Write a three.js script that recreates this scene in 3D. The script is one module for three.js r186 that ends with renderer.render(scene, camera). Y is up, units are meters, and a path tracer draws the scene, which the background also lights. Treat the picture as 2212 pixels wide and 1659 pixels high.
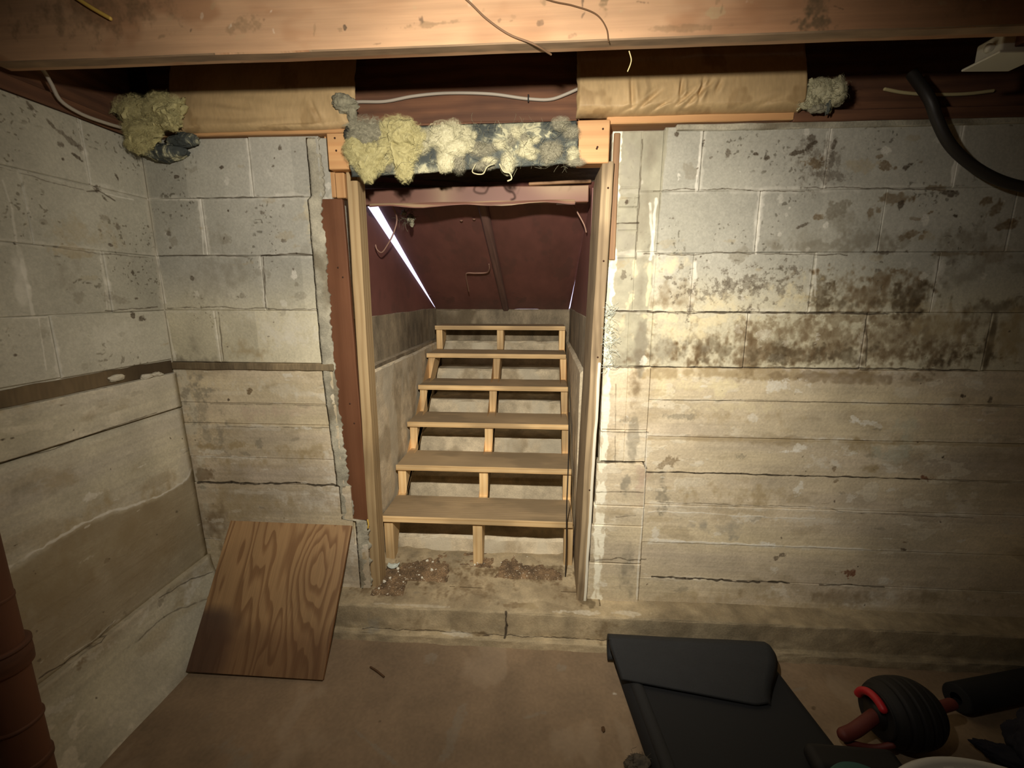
import * as THREE from 'three';
import { RoundedBoxGeometry } from 'three/addons/geometries/RoundedBoxGeometry.js';
import { mergeGeometries, mergeVertices, toCreasedNormals } from 'three/addons/utils/BufferGeometryUtils.js';

// ------------------------------------------------------------------ camera, sky, light, exposure
const D2R = Math.PI / 180, V = (x, y, z) => new THREE.Vector3(x, y, z);
const scene = new THREE.Scene();
const camera = new THREE.PerspectiveCamera(80.94, 2212 / 1659, 0.02, 60);
camera.position.set(1.466, 1.378, 1.674);
camera.rotation.order = 'YXZ';
camera.rotation.set(-11.375 * D2R, 3.879 * D2R, 0.02 * D2R);

scene.background = new THREE.Color().setRGB(1.25, 1.15, 1.6);            // bright overcast daylight, seen through the gap beside the hatch

// the photographer's flashlight, held out above and in front of the lens: a wide spill and a hot centre
const LIGHT_AT = V(1.38, 1.775, 1.25);
function flashlight(intensity, angle, penumbra, tx, ty, tz, color) {
  const l = new THREE.SpotLight(color, intensity, 0, angle * D2R, penumbra, 2);
  l.position.copy(LIGHT_AT); l.target.position.set(tx, ty, tz);
  l.castShadow = true; l.shadow.mapSize.set(2048, 2048); l.shadow.radius = 1.1; l.shadow.camera.near = 0.05; l.shadow.bias = -0.0004;
  l.name = 'flashlight'; scene.add(l, l.target); l.target.name = 'flashlight_aim';
  return l;
}
flashlight(6.8, 68, 1, 1.26, 1.36, 0, new THREE.Color().setRGB(1, 0.92, 0.80));
flashlight(7.5, 43, 1, 1.54, 1.15, 0, new THREE.Color().setRGB(1, 0.915, 0.775));

const renderer = new THREE.WebGLRenderer({ antialias: true });
renderer.toneMapping = THREE.LinearToneMapping;
renderer.toneMappingExposure = 1.0;
renderer.shadowMap.enabled = true;
renderer.shadowMap.type = THREE.PCFSoftShadowMap;

// ------------------------------------------------------------------ noise
let seedState = 1;
const seed = (n) => { seedState = n >>> 0; };
function rnd() { seedState = (seedState + 0x6d2b79f5) | 0; let t = Math.imul(seedState ^ (seedState >>> 15), 1 | seedState); t = (t + Math.imul(t ^ (t >>> 7), 61 | t)) ^ t; return ((t ^ (t >>> 14)) >>> 0) / 4294967296; }
const rr = (a, b) => a + (b - a) * rnd();
const clamp = (x, a = 0, b = 1) => Math.min(b, Math.max(a, x)), mix = (a, b, t) => a + (b - a) * t;
const sst = (a, b, x) => { const t = clamp((x - a) / (b - a)); return t * t * (3 - 2 * t); };
function hash(ix, iy, iz) { let h = Math.imul(ix, 374761393) ^ Math.imul(iy, 668265263) ^ Math.imul(iz, 1440662683); h = Math.imul(h ^ (h >>> 13), 1274126177); h ^= h >>> 16; return (h >>> 0) / 4294967296; }
function vn(x, y, s = 0) {
  const ix = Math.floor(x), iy = Math.floor(y), fx = x - ix, fy = y - iy, u = fx * fx * (3 - 2 * fx), w = fy * fy * (3 - 2 * fy);
  const a = hash(ix, iy, s), b = hash(ix + 1, iy, s), c = hash(ix, iy + 1, s), d = hash(ix + 1, iy + 1, s);
  return a + (b - a) * u + (c - a) * w + (a - b - c + d) * u * w;
}
function fbm(x, y, s = 0, oct = 4) { let v = 0, a = 0.5, t = 0; for (let i = 0; i < oct; i++) { v += a * vn(x, y, s + i * 17); t += a; x *= 2.03; y *= 2.03; a *= 0.5; } return v / t; }
function vn3(x, y, z, s = 0) {
  const iz = Math.floor(z), f = z - iz, u = f * f * (3 - 2 * f);
  return mix(vn(x + iz * 31.7, y - iz * 17.3, s + iz * 7), vn(x + (iz + 1) * 31.7, y - (iz + 1) * 17.3, s + (iz + 1) * 7), u);
}
const fbm3 = (x, y, z, s = 0, oct = 3) => { let v = 0, a = 0.5, t = 0; for (let i = 0; i < oct; i++) { v += a * vn3(x, y, z, s + i * 13); t += a; x *= 2.07; y *= 2.07; z *= 2.07; a *= 0.5; } return v / t; };

// ------------------------------------------------------------------ textures: colour and relief painted in metres
const INK = { dk: [62, 50, 36], br: [112, 92, 64], mo: [82, 68, 46], gy: [140, 132, 114], gy2: [132, 124, 106], gy3: [148, 142, 128], wh: [236, 231, 216], cr: [226, 212, 172], ru: [104, 56, 32], be: [168, 148, 110], gn: [186, 190, 172], pk: [196, 168, 148], ck: [66, 56, 42] };
class Paint {
  constructor(w, h, x0, y0, x1, y1) {
    Object.assign(this, { w, h, x0, y0, sx: w / (x1 - x0), sy: h / (y1 - y0) });
    this.c = new Float32Array(w * h * 3); this.hgt = new Float32Array(w * h);
  }
  fill(fn) {
    const o = [0, 0, 0, 0];
    for (let j = 0, i = 0; j < this.h; j++) for (let k = 0; k < this.w; k++, i++) {
      fn(this.x0 + (k + 0.5) / this.sx, this.y0 + (j + 0.5) / this.sy, o);
      this.c[i * 3] = o[0]; this.c[i * 3 + 1] = o[1]; this.c[i * 3 + 2] = o[2]; this.hgt[i] = o[3];
    }
    return this;
  }
  over(xa, ya, xb, yb, fn) {                                   // fn(x, y) gives [colour, cover, relief] or nothing
    const ka = Math.max(0, Math.floor((xa - this.x0) * this.sx)), kb = Math.min(this.w - 1, Math.ceil((xb - this.x0) * this.sx));
    const ja = Math.max(0, Math.floor((ya - this.y0) * this.sy)), jb = Math.min(this.h - 1, Math.ceil((yb - this.y0) * this.sy));
    for (let j = ja; j <= jb; j++) for (let k = ka; k <= kb; k++) {
      const r = fn(this.x0 + (k + 0.5) / this.sx, this.y0 + (j + 0.5) / this.sy);
      if (!r || r[1] <= 0) continue;
      const i = j * this.w + k;
      for (let n = 0; n < 3; n++) this.c[i * 3 + n] += (r[0][n] - this.c[i * 3 + n]) * r[1];
      this.hgt[i] += (r[2] || 0) * r[1];
    }
  }
  mark(ink, cx, cy, rx, ry, turn, alpha, rag, freq, s = 0) {
    const c = Math.cos(turn * D2R), q = Math.sin(turn * D2R), m = Math.max(rx, ry) * 1.9 + 0.004, col = INK[ink], big = Math.max(rx, ry) > 0.045 && Math.min(rx, ry) > 0.024;
    const relief = ink === 'wh' || ink === 'cr' ? 0.05 : ink === 'dk' || ink === 'br' || ink === 'ru' ? -0.14 : -0.04;
    this.over(cx - m, cy - m, cx + m, cy + m, (x, y) => {
      const dx = x - cx, dy = y - cy, a = (dx * c + dy * q) / rx, b = (-dx * q + dy * c) / ry;
      const n = fbm(x * freq, y * freq, 91 + s, 4) - 0.5, n2 = vn(x * freq * 5, y * freq * 5, 7 + s) - 0.5, n3 = big ? 1.5 * (fbm(x * 62, y * 44, 23 + s, 4) - 0.5) + 0.9 * (fbm(x * 30, y * 7, 27 + s, 3) - 0.5) : 0;
      const e = 1 - Math.sqrt(a * a + b * b) + n * 2.4 * rag + n2 * 0.5 * rag + n3 * rag;
      return [col, (big ? sst(-0.15, 1.05, e) * (1 + 0.5 * n3) : sst(0.02, 0.55, e)) * alpha * (0.8 + 0.4 * n2), relief];
    });
  }
  line(ink, width, alpha, wob, relief, pts, s = 0) {
    const col = INK[ink], m = width * 2 + wob * 2;
    for (let i = 0; i + 1 < pts.length; i++) {
      const [ax, ay] = pts[i], [bx, by] = pts[i + 1], L = Math.hypot(bx - ax, by - ay), ux = (bx - ax) / L, uy = (by - ay) / L;
      this.over(Math.min(ax, bx) - m, Math.min(ay, by) - m, Math.max(ax, bx) + m, Math.max(ay, by) + m, (x, y) => {
        const t = clamp(((x - ax) * ux + (y - ay) * uy) / L), px = ax + (bx - ax) * t, py = ay + (by - ay) * t;
        const n = (fbm(px * 28 + 3, py * 28, 40 + s, 3) - 0.5) * 3 * wob, side = (x - px) * -uy + (y - py) * ux, along = (x - px) * ux + (y - py) * uy;
        const wd = width * (0.35 + 1.3 * fbm(px * 45, py * 45, 60 + s, 2)) * 0.5, d = Math.hypot(side - n, along);
        return [col, (1 - sst(wd * 0.5, wd * 1.3, d)) * alpha * sst(0.12, 0.45, fbm(px * 22, py * 22, 80 + s, 3)), relief * 0.5];
      });
    }
  }
  done(wrap = THREE.MirroredRepeatWrapping) {
    const n = this.w * this.h, a = new Uint8Array(n * 4), b = new Uint8Array(n * 4);
    for (let i = 0; i < n; i++) {
      for (let k = 0; k < 3; k++) a[i * 4 + k] = clamp(this.c[i * 3 + k], 0, 255);
      b[i * 4] = b[i * 4 + 1] = b[i * 4 + 2] = clamp(0.5 + this.hgt[i] * 0.5) * 255; a[i * 4 + 3] = b[i * 4 + 3] = 255;
    }
    const tex = (data, srgb) => { const t = new THREE.DataTexture(data, this.w, this.h); t.magFilter = THREE.LinearFilter; t.minFilter = THREE.LinearMipmapLinearFilter; t.generateMipmaps = true; t.wrapS = t.wrapT = wrap; if (srgb) t.colorSpace = THREE.SRGBColorSpace; t.needsUpdate = true; return t; };
    this.c = this.hgt = null;
    return { map: tex(a, true), bump: tex(b, false) };
  }
}
const surf = (t, roughness, bumpScale, more = {}) => new THREE.MeshStandardMaterial({ map: t.map, bumpMap: t.bump, bumpScale, roughness, ...more });
// wear of the back wall, in metres along and up the wall: colour, centre, half sizes, turn, strength, raggedness, grain
const BACK_MARKS = [
  ['dk',2.339,1.877,0.012,0.014,0,0.7,0.8,60], ['dk',2.300,1.836,0.033,0.007,15,0.8,0.9,60], ['dk',2.338,1.856,0.026,0.007,35,0.8,0.9,60], ['br',2.360,1.803,0.038,0.023,0,0.9,0.9,70],
  ['dk',2.337,1.842,0.015,0.014,0,0.5,0.9,80], ['dk',2.411,1.855,0.009,0.020,-20,0.7,0.8,60], ['dk',2.413,1.812,0.012,0.026,-10,0.5,0.9,60], ['dk',2.366,1.813,0.081,0.064,0,0.35,1.1,60],
  ['dk',2.402,1.762,0.059,0.020,-10,0.4,1.1,60], ['dk',2.166,1.835,0.013,0.006,-10,0.9,0.6,60], ['dk',2.203,1.820,0.010,0.009,0,0.8,0.7,60], ['dk',2.080,1.840,0.011,0.017,0,0.6,0.9,70],
  ['dk',1.905,1.899,0.008,0.009,0,0.8,0.7,60], ['dk',1.992,1.867,0.009,0.011,0,0.8,0.9,60], ['gy',1.964,1.784,0.034,0.026,0,0.6,0.9,40], ['br',2.588,1.791,0.026,0.013,-20,0.8,0.9,50],
  ['dk',2.660,1.792,0.029,0.011,25,0.8,0.9,60], ['br',2.562,1.819,0.012,0.007,0,0.7,0.8,50], ['br',2.694,1.800,0.014,0.006,10,0.6,0.8,50], ['br',2.394,1.631,0.021,0.013,0,0.8,0.8,60],
  ['dk',2.347,1.606,0.033,0.006,25,0.7,0.8,60], ['gy2',2.447,1.657,0.039,0.038,0,0.75,0.9,40], ['gy2',2.495,1.622,0.067,0.030,0,0.4,1,30], ['gy2',2.300,1.556,0.153,0.034,0,0.4,1,14],
  ['gy2',2.528,1.552,0.165,0.039,0,0.7,1,16], ['br',2.696,1.571,0.056,0.012,18,0.8,0.8,40], ['br',2.734,1.565,0.012,0.010,0,0.7,0.8,40], ['gy2',2.409,1.533,0.198,0.021,0,0.55,1,18],
  ['dk',2.623,1.516,0.060,0.009,0,0.6,0.9,40], ['br',2.869,1.510,0.088,0.008,0,0.7,0.9,30], ['br',2.633,1.690,0.067,0.017,0,0.75,0.9,28], ['dk',2.655,1.669,0.010,0.015,0,0.8,0.7,40],
  ['br',2.563,1.647,0.013,0.027,-15,0.7,0.9,40], ['br',2.587,1.651,0.009,0.012,0,0.7,0.9,40], ['br',2.692,1.683,0.007,0.013,-10,0.8,0.7,50], ['br',2.743,1.639,0.023,0.006,30,0.8,0.9,50],
  ['br',2.702,1.625,0.021,0.006,-10,0.5,0.9,50], ['dk',2.797,1.703,0.035,0.010,-5,0.8,0.8,35], ['br',2.766,1.717,0.043,0.009,-5,0.7,0.9,30], ['br',2.923,1.680,0.023,0.017,0,0.8,0.9,30],
  ['br',2.951,1.647,0.023,0.038,-10,0.8,0.9,30], ['br',2.983,1.596,0.037,0.013,15,0.8,0.9,30], ['br',3.009,1.610,0.026,0.010,15,0.8,0.9,30], ['dk',2.836,1.634,0.013,0.006,10,0.8,0.8,50],
  ['gy2',2.900,1.537,0.131,0.052,0,0.5,1,12], ['br',2.985,1.514,0.058,0.033,0,0.4,1,14], ['br',2.599,1.377,0.180,0.063,0,0.8,1.3,16], ['mo',2.725,1.353,0.083,0.060,0,0.8,1.1,20],
  ['mo',2.611,1.345,0.153,0.032,0,0.6,1.2,22], ['mo',2.439,1.361,0.040,0.051,0,0.7,1.2,30], ['br',2.516,1.424,0.107,0.034,0,0.5,1.3,30], ['br',2.670,1.455,0.033,0.012,0,0.7,0.8,40],
  ['dk',2.610,1.458,0.015,0.008,0,0.5,0.8,40], ['br',1.931,1.372,0.078,0.049,0,0.6,0.7,14], ['br',1.957,1.344,0.081,0.026,0,0.5,0.8,20], ['dk',2.161,1.393,0.166,0.054,0,0.45,1.8,75],
  ['dk',2.144,1.409,0.079,0.022,0,0.4,1.6,80], ['dk',2.342,1.456,0.019,0.022,0,0.5,1.2,60], ['gy2',2.844,1.400,0.033,0.093,0,0.35,0.8,10], ['gy2',2.917,1.446,0.088,0.040,20,0.5,1,12],
  ['wh',2.814,1.447,0.018,0.061,0,0.4,0.9,30], ['dk',2.851,1.485,0.044,0.012,20,0.3,0.9,30], ['dk',1.911,1.433,0.016,0.008,-10,0.6,0.9,60], ['dk',1.756,1.441,0.020,0.019,0,0.5,1.2,60],
  ['mo',3.014,1.330,0.119,0.028,0,0.6,1,12], ['br',2.980,1.275,0.105,0.032,0,0.5,1,14], ['br',2.345,1.169,0.529,0.057,0,0.85,1.1,14], ['br',2.576,1.216,0.469,0.074,0,0.6,1.2,12],
  ['mo',2.117,1.179,0.155,0.051,0,0.5,1.2,24], ['mo',2.529,1.161,0.158,0.040,0,0.7,1.1,20], ['mo',2.345,1.164,0.096,0.037,0,0.5,1.2,30], ['br',2.708,1.168,0.093,0.043,0,0.6,1.1,24],
  ['mo',2.948,1.165,0.084,0.042,0,0.75,1.1,18], ['mo',3.021,1.203,0.014,0.097,0,0.8,0.5,10], ['gy2',1.935,1.195,0.083,0.051,0,0.5,1,24], ['gy2',1.771,1.150,0.051,0.034,0,0.5,1,24],
  ['br',2.240,1.247,0.288,0.033,0,0.35,1.5,40], ['br',2.519,1.289,0.202,0.023,0,0.45,1.5,30], ['be',2.829,1.274,0.137,0.048,0,0.6,1,14], ['be',3.076,1.244,0.060,0.112,0,0.7,0.8,10],
  ['cr',2.043,1.287,0.178,0.023,0,0.75,1,30], ['cr',1.965,1.237,0.115,0.033,0,0.6,1,30], ['cr',1.715,1.269,0.043,0.057,0,0.95,0.6,20], ['cr',1.900,1.473,0.072,0.035,0,0.8,0.8,20],
  ['cr',2.101,1.353,0.096,0.039,0,0.6,1,30], ['cr',2.321,1.369,0.078,0.056,0,0.6,1,30], ['cr',1.785,1.369,0.016,0.049,-15,0.9,0.7,30], ['cr',1.791,1.465,0.010,0.032,10,0.8,0.7,30],
  ['be',2.273,1.091,0.537,0.024,0,0.8,0.9,14], ['br',2.516,1.082,0.319,0.024,0,0.5,1,16], ['cr',2.029,1.041,0.200,0.028,0,0.85,1,24], ['wh',2.342,1.050,0.081,0.024,0,0.8,1,40],
  ['cr',1.914,1.013,0.051,0.053,0,0.6,1,30], ['gy2',1.988,0.925,0.071,0.016,0,0.6,0.9,40], ['be',2.207,0.929,0.200,0.053,0,0.5,1,10], ['cr',2.203,0.964,0.199,0.018,0,0.5,1.2,30],
  ['wh',2.257,0.921,0.030,0.021,0,0.6,0.9,40], ['br',2.215,0.839,0.421,0.018,0,0.3,0.9,10], ['gy2',2.222,0.775,0.031,0.018,0,0.6,0.9,40], ['br',1.949,0.740,0.045,0.019,25,0.6,1,40],
  ['gy2',1.940,0.606,0.028,0.058,0,0.7,1,30], ['be',2.220,0.615,0.173,0.046,0,0.7,0.9,10], ['wh',2.653,0.911,0.055,0.011,-10,0.9,1.2,50], ['wh',2.615,0.928,0.019,0.009,-35,0.9,0.9,50],
  ['wh',2.695,0.846,0.121,0.005,-2,0.9,0.8,40], ['wh',2.603,0.799,0.043,0.020,10,0.9,1.1,50], ['wh',2.428,0.811,0.040,0.013,10,0.9,1.1,50], ['wh',2.388,0.797,0.067,0.005,5,0.8,1,50],
  ['be',2.650,0.817,0.055,0.029,0,0.6,1,24], ['gn',2.777,0.789,0.089,0.061,0,0.55,0.9,20], ['be',2.694,0.741,0.043,0.022,0,0.8,0.7,20], ['wh',2.769,0.734,0.033,0.015,0,0.5,1,40],
  ['wh',2.510,0.755,0.066,0.026,0,0.5,1.4,50], ['gn',2.798,0.905,0.056,0.031,0,0.35,0.9,16], ['pk',2.981,0.944,0.187,0.043,0,0.25,1,8], ['dk',2.967,1.020,0.012,0.008,-10,0.8,0.8,40],
  ['dk',3.060,1.005,0.011,0.020,0,0.7,0.8,40], ['wh',2.763,1.026,0.041,0.024,0,0.3,1,20], ['wh',2.449,0.650,0.017,0.030,-15,0.95,0.9,50], ['wh',2.439,0.618,0.027,0.015,15,0.9,1,50],
  ['wh',2.637,0.619,0.033,0.019,0,0.6,1.2,50], ['wh',2.790,0.655,0.036,0.009,10,0.7,1,50], ['wh',2.996,0.649,0.045,0.044,0,0.45,1,18], ['wh',3.040,0.585,0.058,0.034,0,0.45,1,18],
  ['wh',2.979,0.560,0.026,0.009,0,0.5,1,30], ['wh',3.070,0.642,0.026,0.018,0,0.35,1,20], ['ru',2.888,0.707,0.026,0.013,-10,0.9,0.9,40], ['br',2.567,0.738,0.012,0.015,0,0.7,0.9,40],
  ['br',2.578,0.683,0.010,0.009,0,0.7,0.9,40], ['br',2.558,0.591,0.020,0.006,0,0.6,0.8,40], ['gy3',2.180,0.477,0.123,0.032,0,0.5,0.9,14], ['wh',1.923,0.447,0.029,0.044,-20,0.7,0.9,40],
  ['wh',1.989,0.413,0.090,0.008,-2,0.8,0.9,40], ['wh',2.156,0.446,0.035,0.008,30,0.6,1,50], ['wh',2.281,0.520,0.087,0.016,0,0.5,1.3,50], ['wh',2.506,0.518,0.102,0.019,0,0.4,1.4,40],
  ['wh',2.362,0.414,0.042,0.014,0,0.9,0.9,50], ['dk',2.404,0.360,0.035,0.010,30,0.6,1,60], ['wh',2.392,0.305,0.021,0.016,0,0.6,1.1,50], ['ru',2.682,0.306,0.021,0.018,0,0.8,1,50],
  ['dk',2.853,0.417,0.024,0.010,-10,0.8,0.9,40], ['br',2.857,0.444,0.017,0.006,0,0.6,0.9,40], ['wh',2.762,0.174,0.066,0.029,0,0.7,0.8,22], ['wh',2.844,0.207,0.062,0.045,0,0.65,0.8,18],
  ['wh',2.816,0.273,0.027,0.024,0,0.6,0.8,22], ['wh',2.700,0.175,0.035,0.010,0,0.6,0.9,30], ['wh',3.149,0.206,0.024,0.010,0,0.5,0.9,30], ['wh',2.421,0.203,0.053,0.021,0,0.5,1.2,50],
  ['be',2.280,0.175,0.271,0.042,0,0.5,0.9,8], ['br',2.636,0.193,0.210,0.029,0,0.4,0.9,10], ['br',2.981,0.210,0.255,0.045,0,0.3,1,8], ['gy2',1.826,1.845,0.031,0.087,-2,0.75,0.35,8],
  ['gy2',1.813,1.637,0.028,0.122,-2,0.6,0.4,10], ['gy2',1.814,1.433,0.026,0.112,-2,0.65,0.5,14], ['gy2',1.826,1.185,0.023,0.102,0,0.8,0.6,14], ['br',1.813,1.046,0.031,0.063,0,0.6,0.8,16],
  ['gy2',1.819,0.867,0.021,0.110,0,0.6,0.7,16], ['gy',1.798,0.659,0.028,0.042,-10,0.8,0.8,20], ['gy2',1.802,0.522,0.036,0.012,0,0.6,0.8,20], ['gy2',1.813,0.299,0.037,0.125,0,0.6,0.7,14],
  ['pk',1.857,0.661,0.025,0.077,0,0.5,0.8,14], ['gy3',1.754,1.802,0.040,0.103,0,0.5,0.7,14], ['gy3',1.751,1.560,0.045,0.094,0,0.5,0.8,18], ['wh',1.791,0.921,0.014,0.011,0,0.6,0.9,40],
  ['gy',1.786,0.912,0.024,0.018,0,0.5,0.9,40], ['dk',1.751,1.688,0.009,0.011,0,0.8,0.7,50], ['wh',1.723,0.211,0.038,0.017,0,0.6,1,40], ['br',0.188,1.098,0.221,0.019,-2,0.8,0.6,12],
  ['gy2',0.113,1.110,0.096,0.026,0,0.7,0.8,14], ['br',0.509,1.093,0.112,0.011,-2,0.6,0.7,16], ['be',0.328,1.155,0.113,0.033,0,0.5,0.9,14], ['gy2',0.105,1.189,0.034,0.109,0,0.5,0.8,12],
  ['wh',0.452,1.263,0.166,0.053,0,0.35,1.1,24], ['wh',0.484,1.210,0.111,0.036,0,0.4,1.3,40], ['gy2',0.206,1.504,0.110,0.152,0,0.3,0.9,8], ['gy2',0.289,1.436,0.110,0.068,0,0.3,0.8,8],
  ['gy2',0.066,1.605,0.026,0.023,0,0.6,0.9,30], ['dk',0.064,1.597,0.011,0.010,0,0.5,0.9,50], ['gy2',0.077,1.564,0.018,0.023,0,0.5,1,40], ['dk',0.062,1.547,0.009,0.008,0,0.6,0.8,60],
  ['dk',0.300,1.825,0.009,0.006,0,0.8,0.8,60], ['dk',0.494,1.824,0.007,0.008,0,0.7,0.8,60], ['dk',0.527,1.884,0.009,0.011,0,0.7,0.8,60], ['dk',0.126,1.794,0.009,0.006,0,0.8,0.8,60],
  ['dk',0.307,1.676,0.005,0.005,0,0.9,0.5,60], ['dk',0.433,1.667,0.012,0.010,0,0.6,0.9,60], ['dk',0.508,1.569,0.009,0.007,0,0.6,0.9,60], ['dk',0.519,1.693,0.010,0.008,0,0.5,0.9,60],
  ['wh',0.315,1.780,0.009,0.022,0,0.5,0.8,40], ['dk',0.531,1.466,0.007,0.008,0,0.7,0.8,60], ['gy2',0.540,1.410,0.018,0.010,0,0.6,0.9,50], ['dk',0.128,1.436,0.009,0.009,0,0.6,0.8,60],
  ['gy2',0.317,1.367,0.018,0.014,0,0.6,1,40], ['cr',0.624,1.649,0.024,0.096,0,0.5,0.9,30], ['br',0.310,1.001,0.013,0.019,0,0.9,0.8,50], ['wh',0.387,1.008,0.210,0.026,0,0.35,1.2,24],
  ['dk',0.216,0.960,0.006,0.006,0,0.8,0.5,60], ['pk',0.415,0.914,0.212,0.034,0,0.3,0.9,10], ['gy',0.101,0.889,0.051,0.175,8,0.55,1.3,36], ['gy',0.075,0.984,0.078,0.031,0,0.6,1.2,40],
  ['be',0.103,0.761,0.060,0.024,0,0.8,0.8,30], ['be',0.243,0.770,0.059,0.018,0,0.8,0.9,40], ['gy',0.323,0.786,0.018,0.020,0,0.7,0.9,40], ['be',0.397,0.748,0.137,0.032,0,0.7,0.9,14],
  ['be',0.554,0.762,0.077,0.039,0,0.6,0.8,14], ['wh',0.196,0.713,0.160,0.010,-1,0.5,1,40], ['be',0.312,0.686,0.219,0.040,0,0.55,0.8,12], ['br',0.065,0.638,0.041,0.033,0,0.7,0.9,20],
  ['be',0.251,0.509,0.244,0.084,0,0.55,0.8,8], ['br',0.082,0.461,0.083,0.085,0,0.35,0.8,10], ['wh',0.535,0.540,0.099,0.052,0,0.4,1.2,40], ['wh',0.612,0.644,0.031,0.101,0,0.5,1.1,40],
  ['wh',0.697,0.336,0.044,0.077,0,0.5,1,30], ['be',0.724,0.283,0.024,0.030,0,0.7,0.9,30], ['gy3',0.668,0.204,0.061,0.044,0,0.6,0.9,20], ['br',0.101,0.376,0.063,0.087,0,0.4,0.9,12],
];
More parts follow.
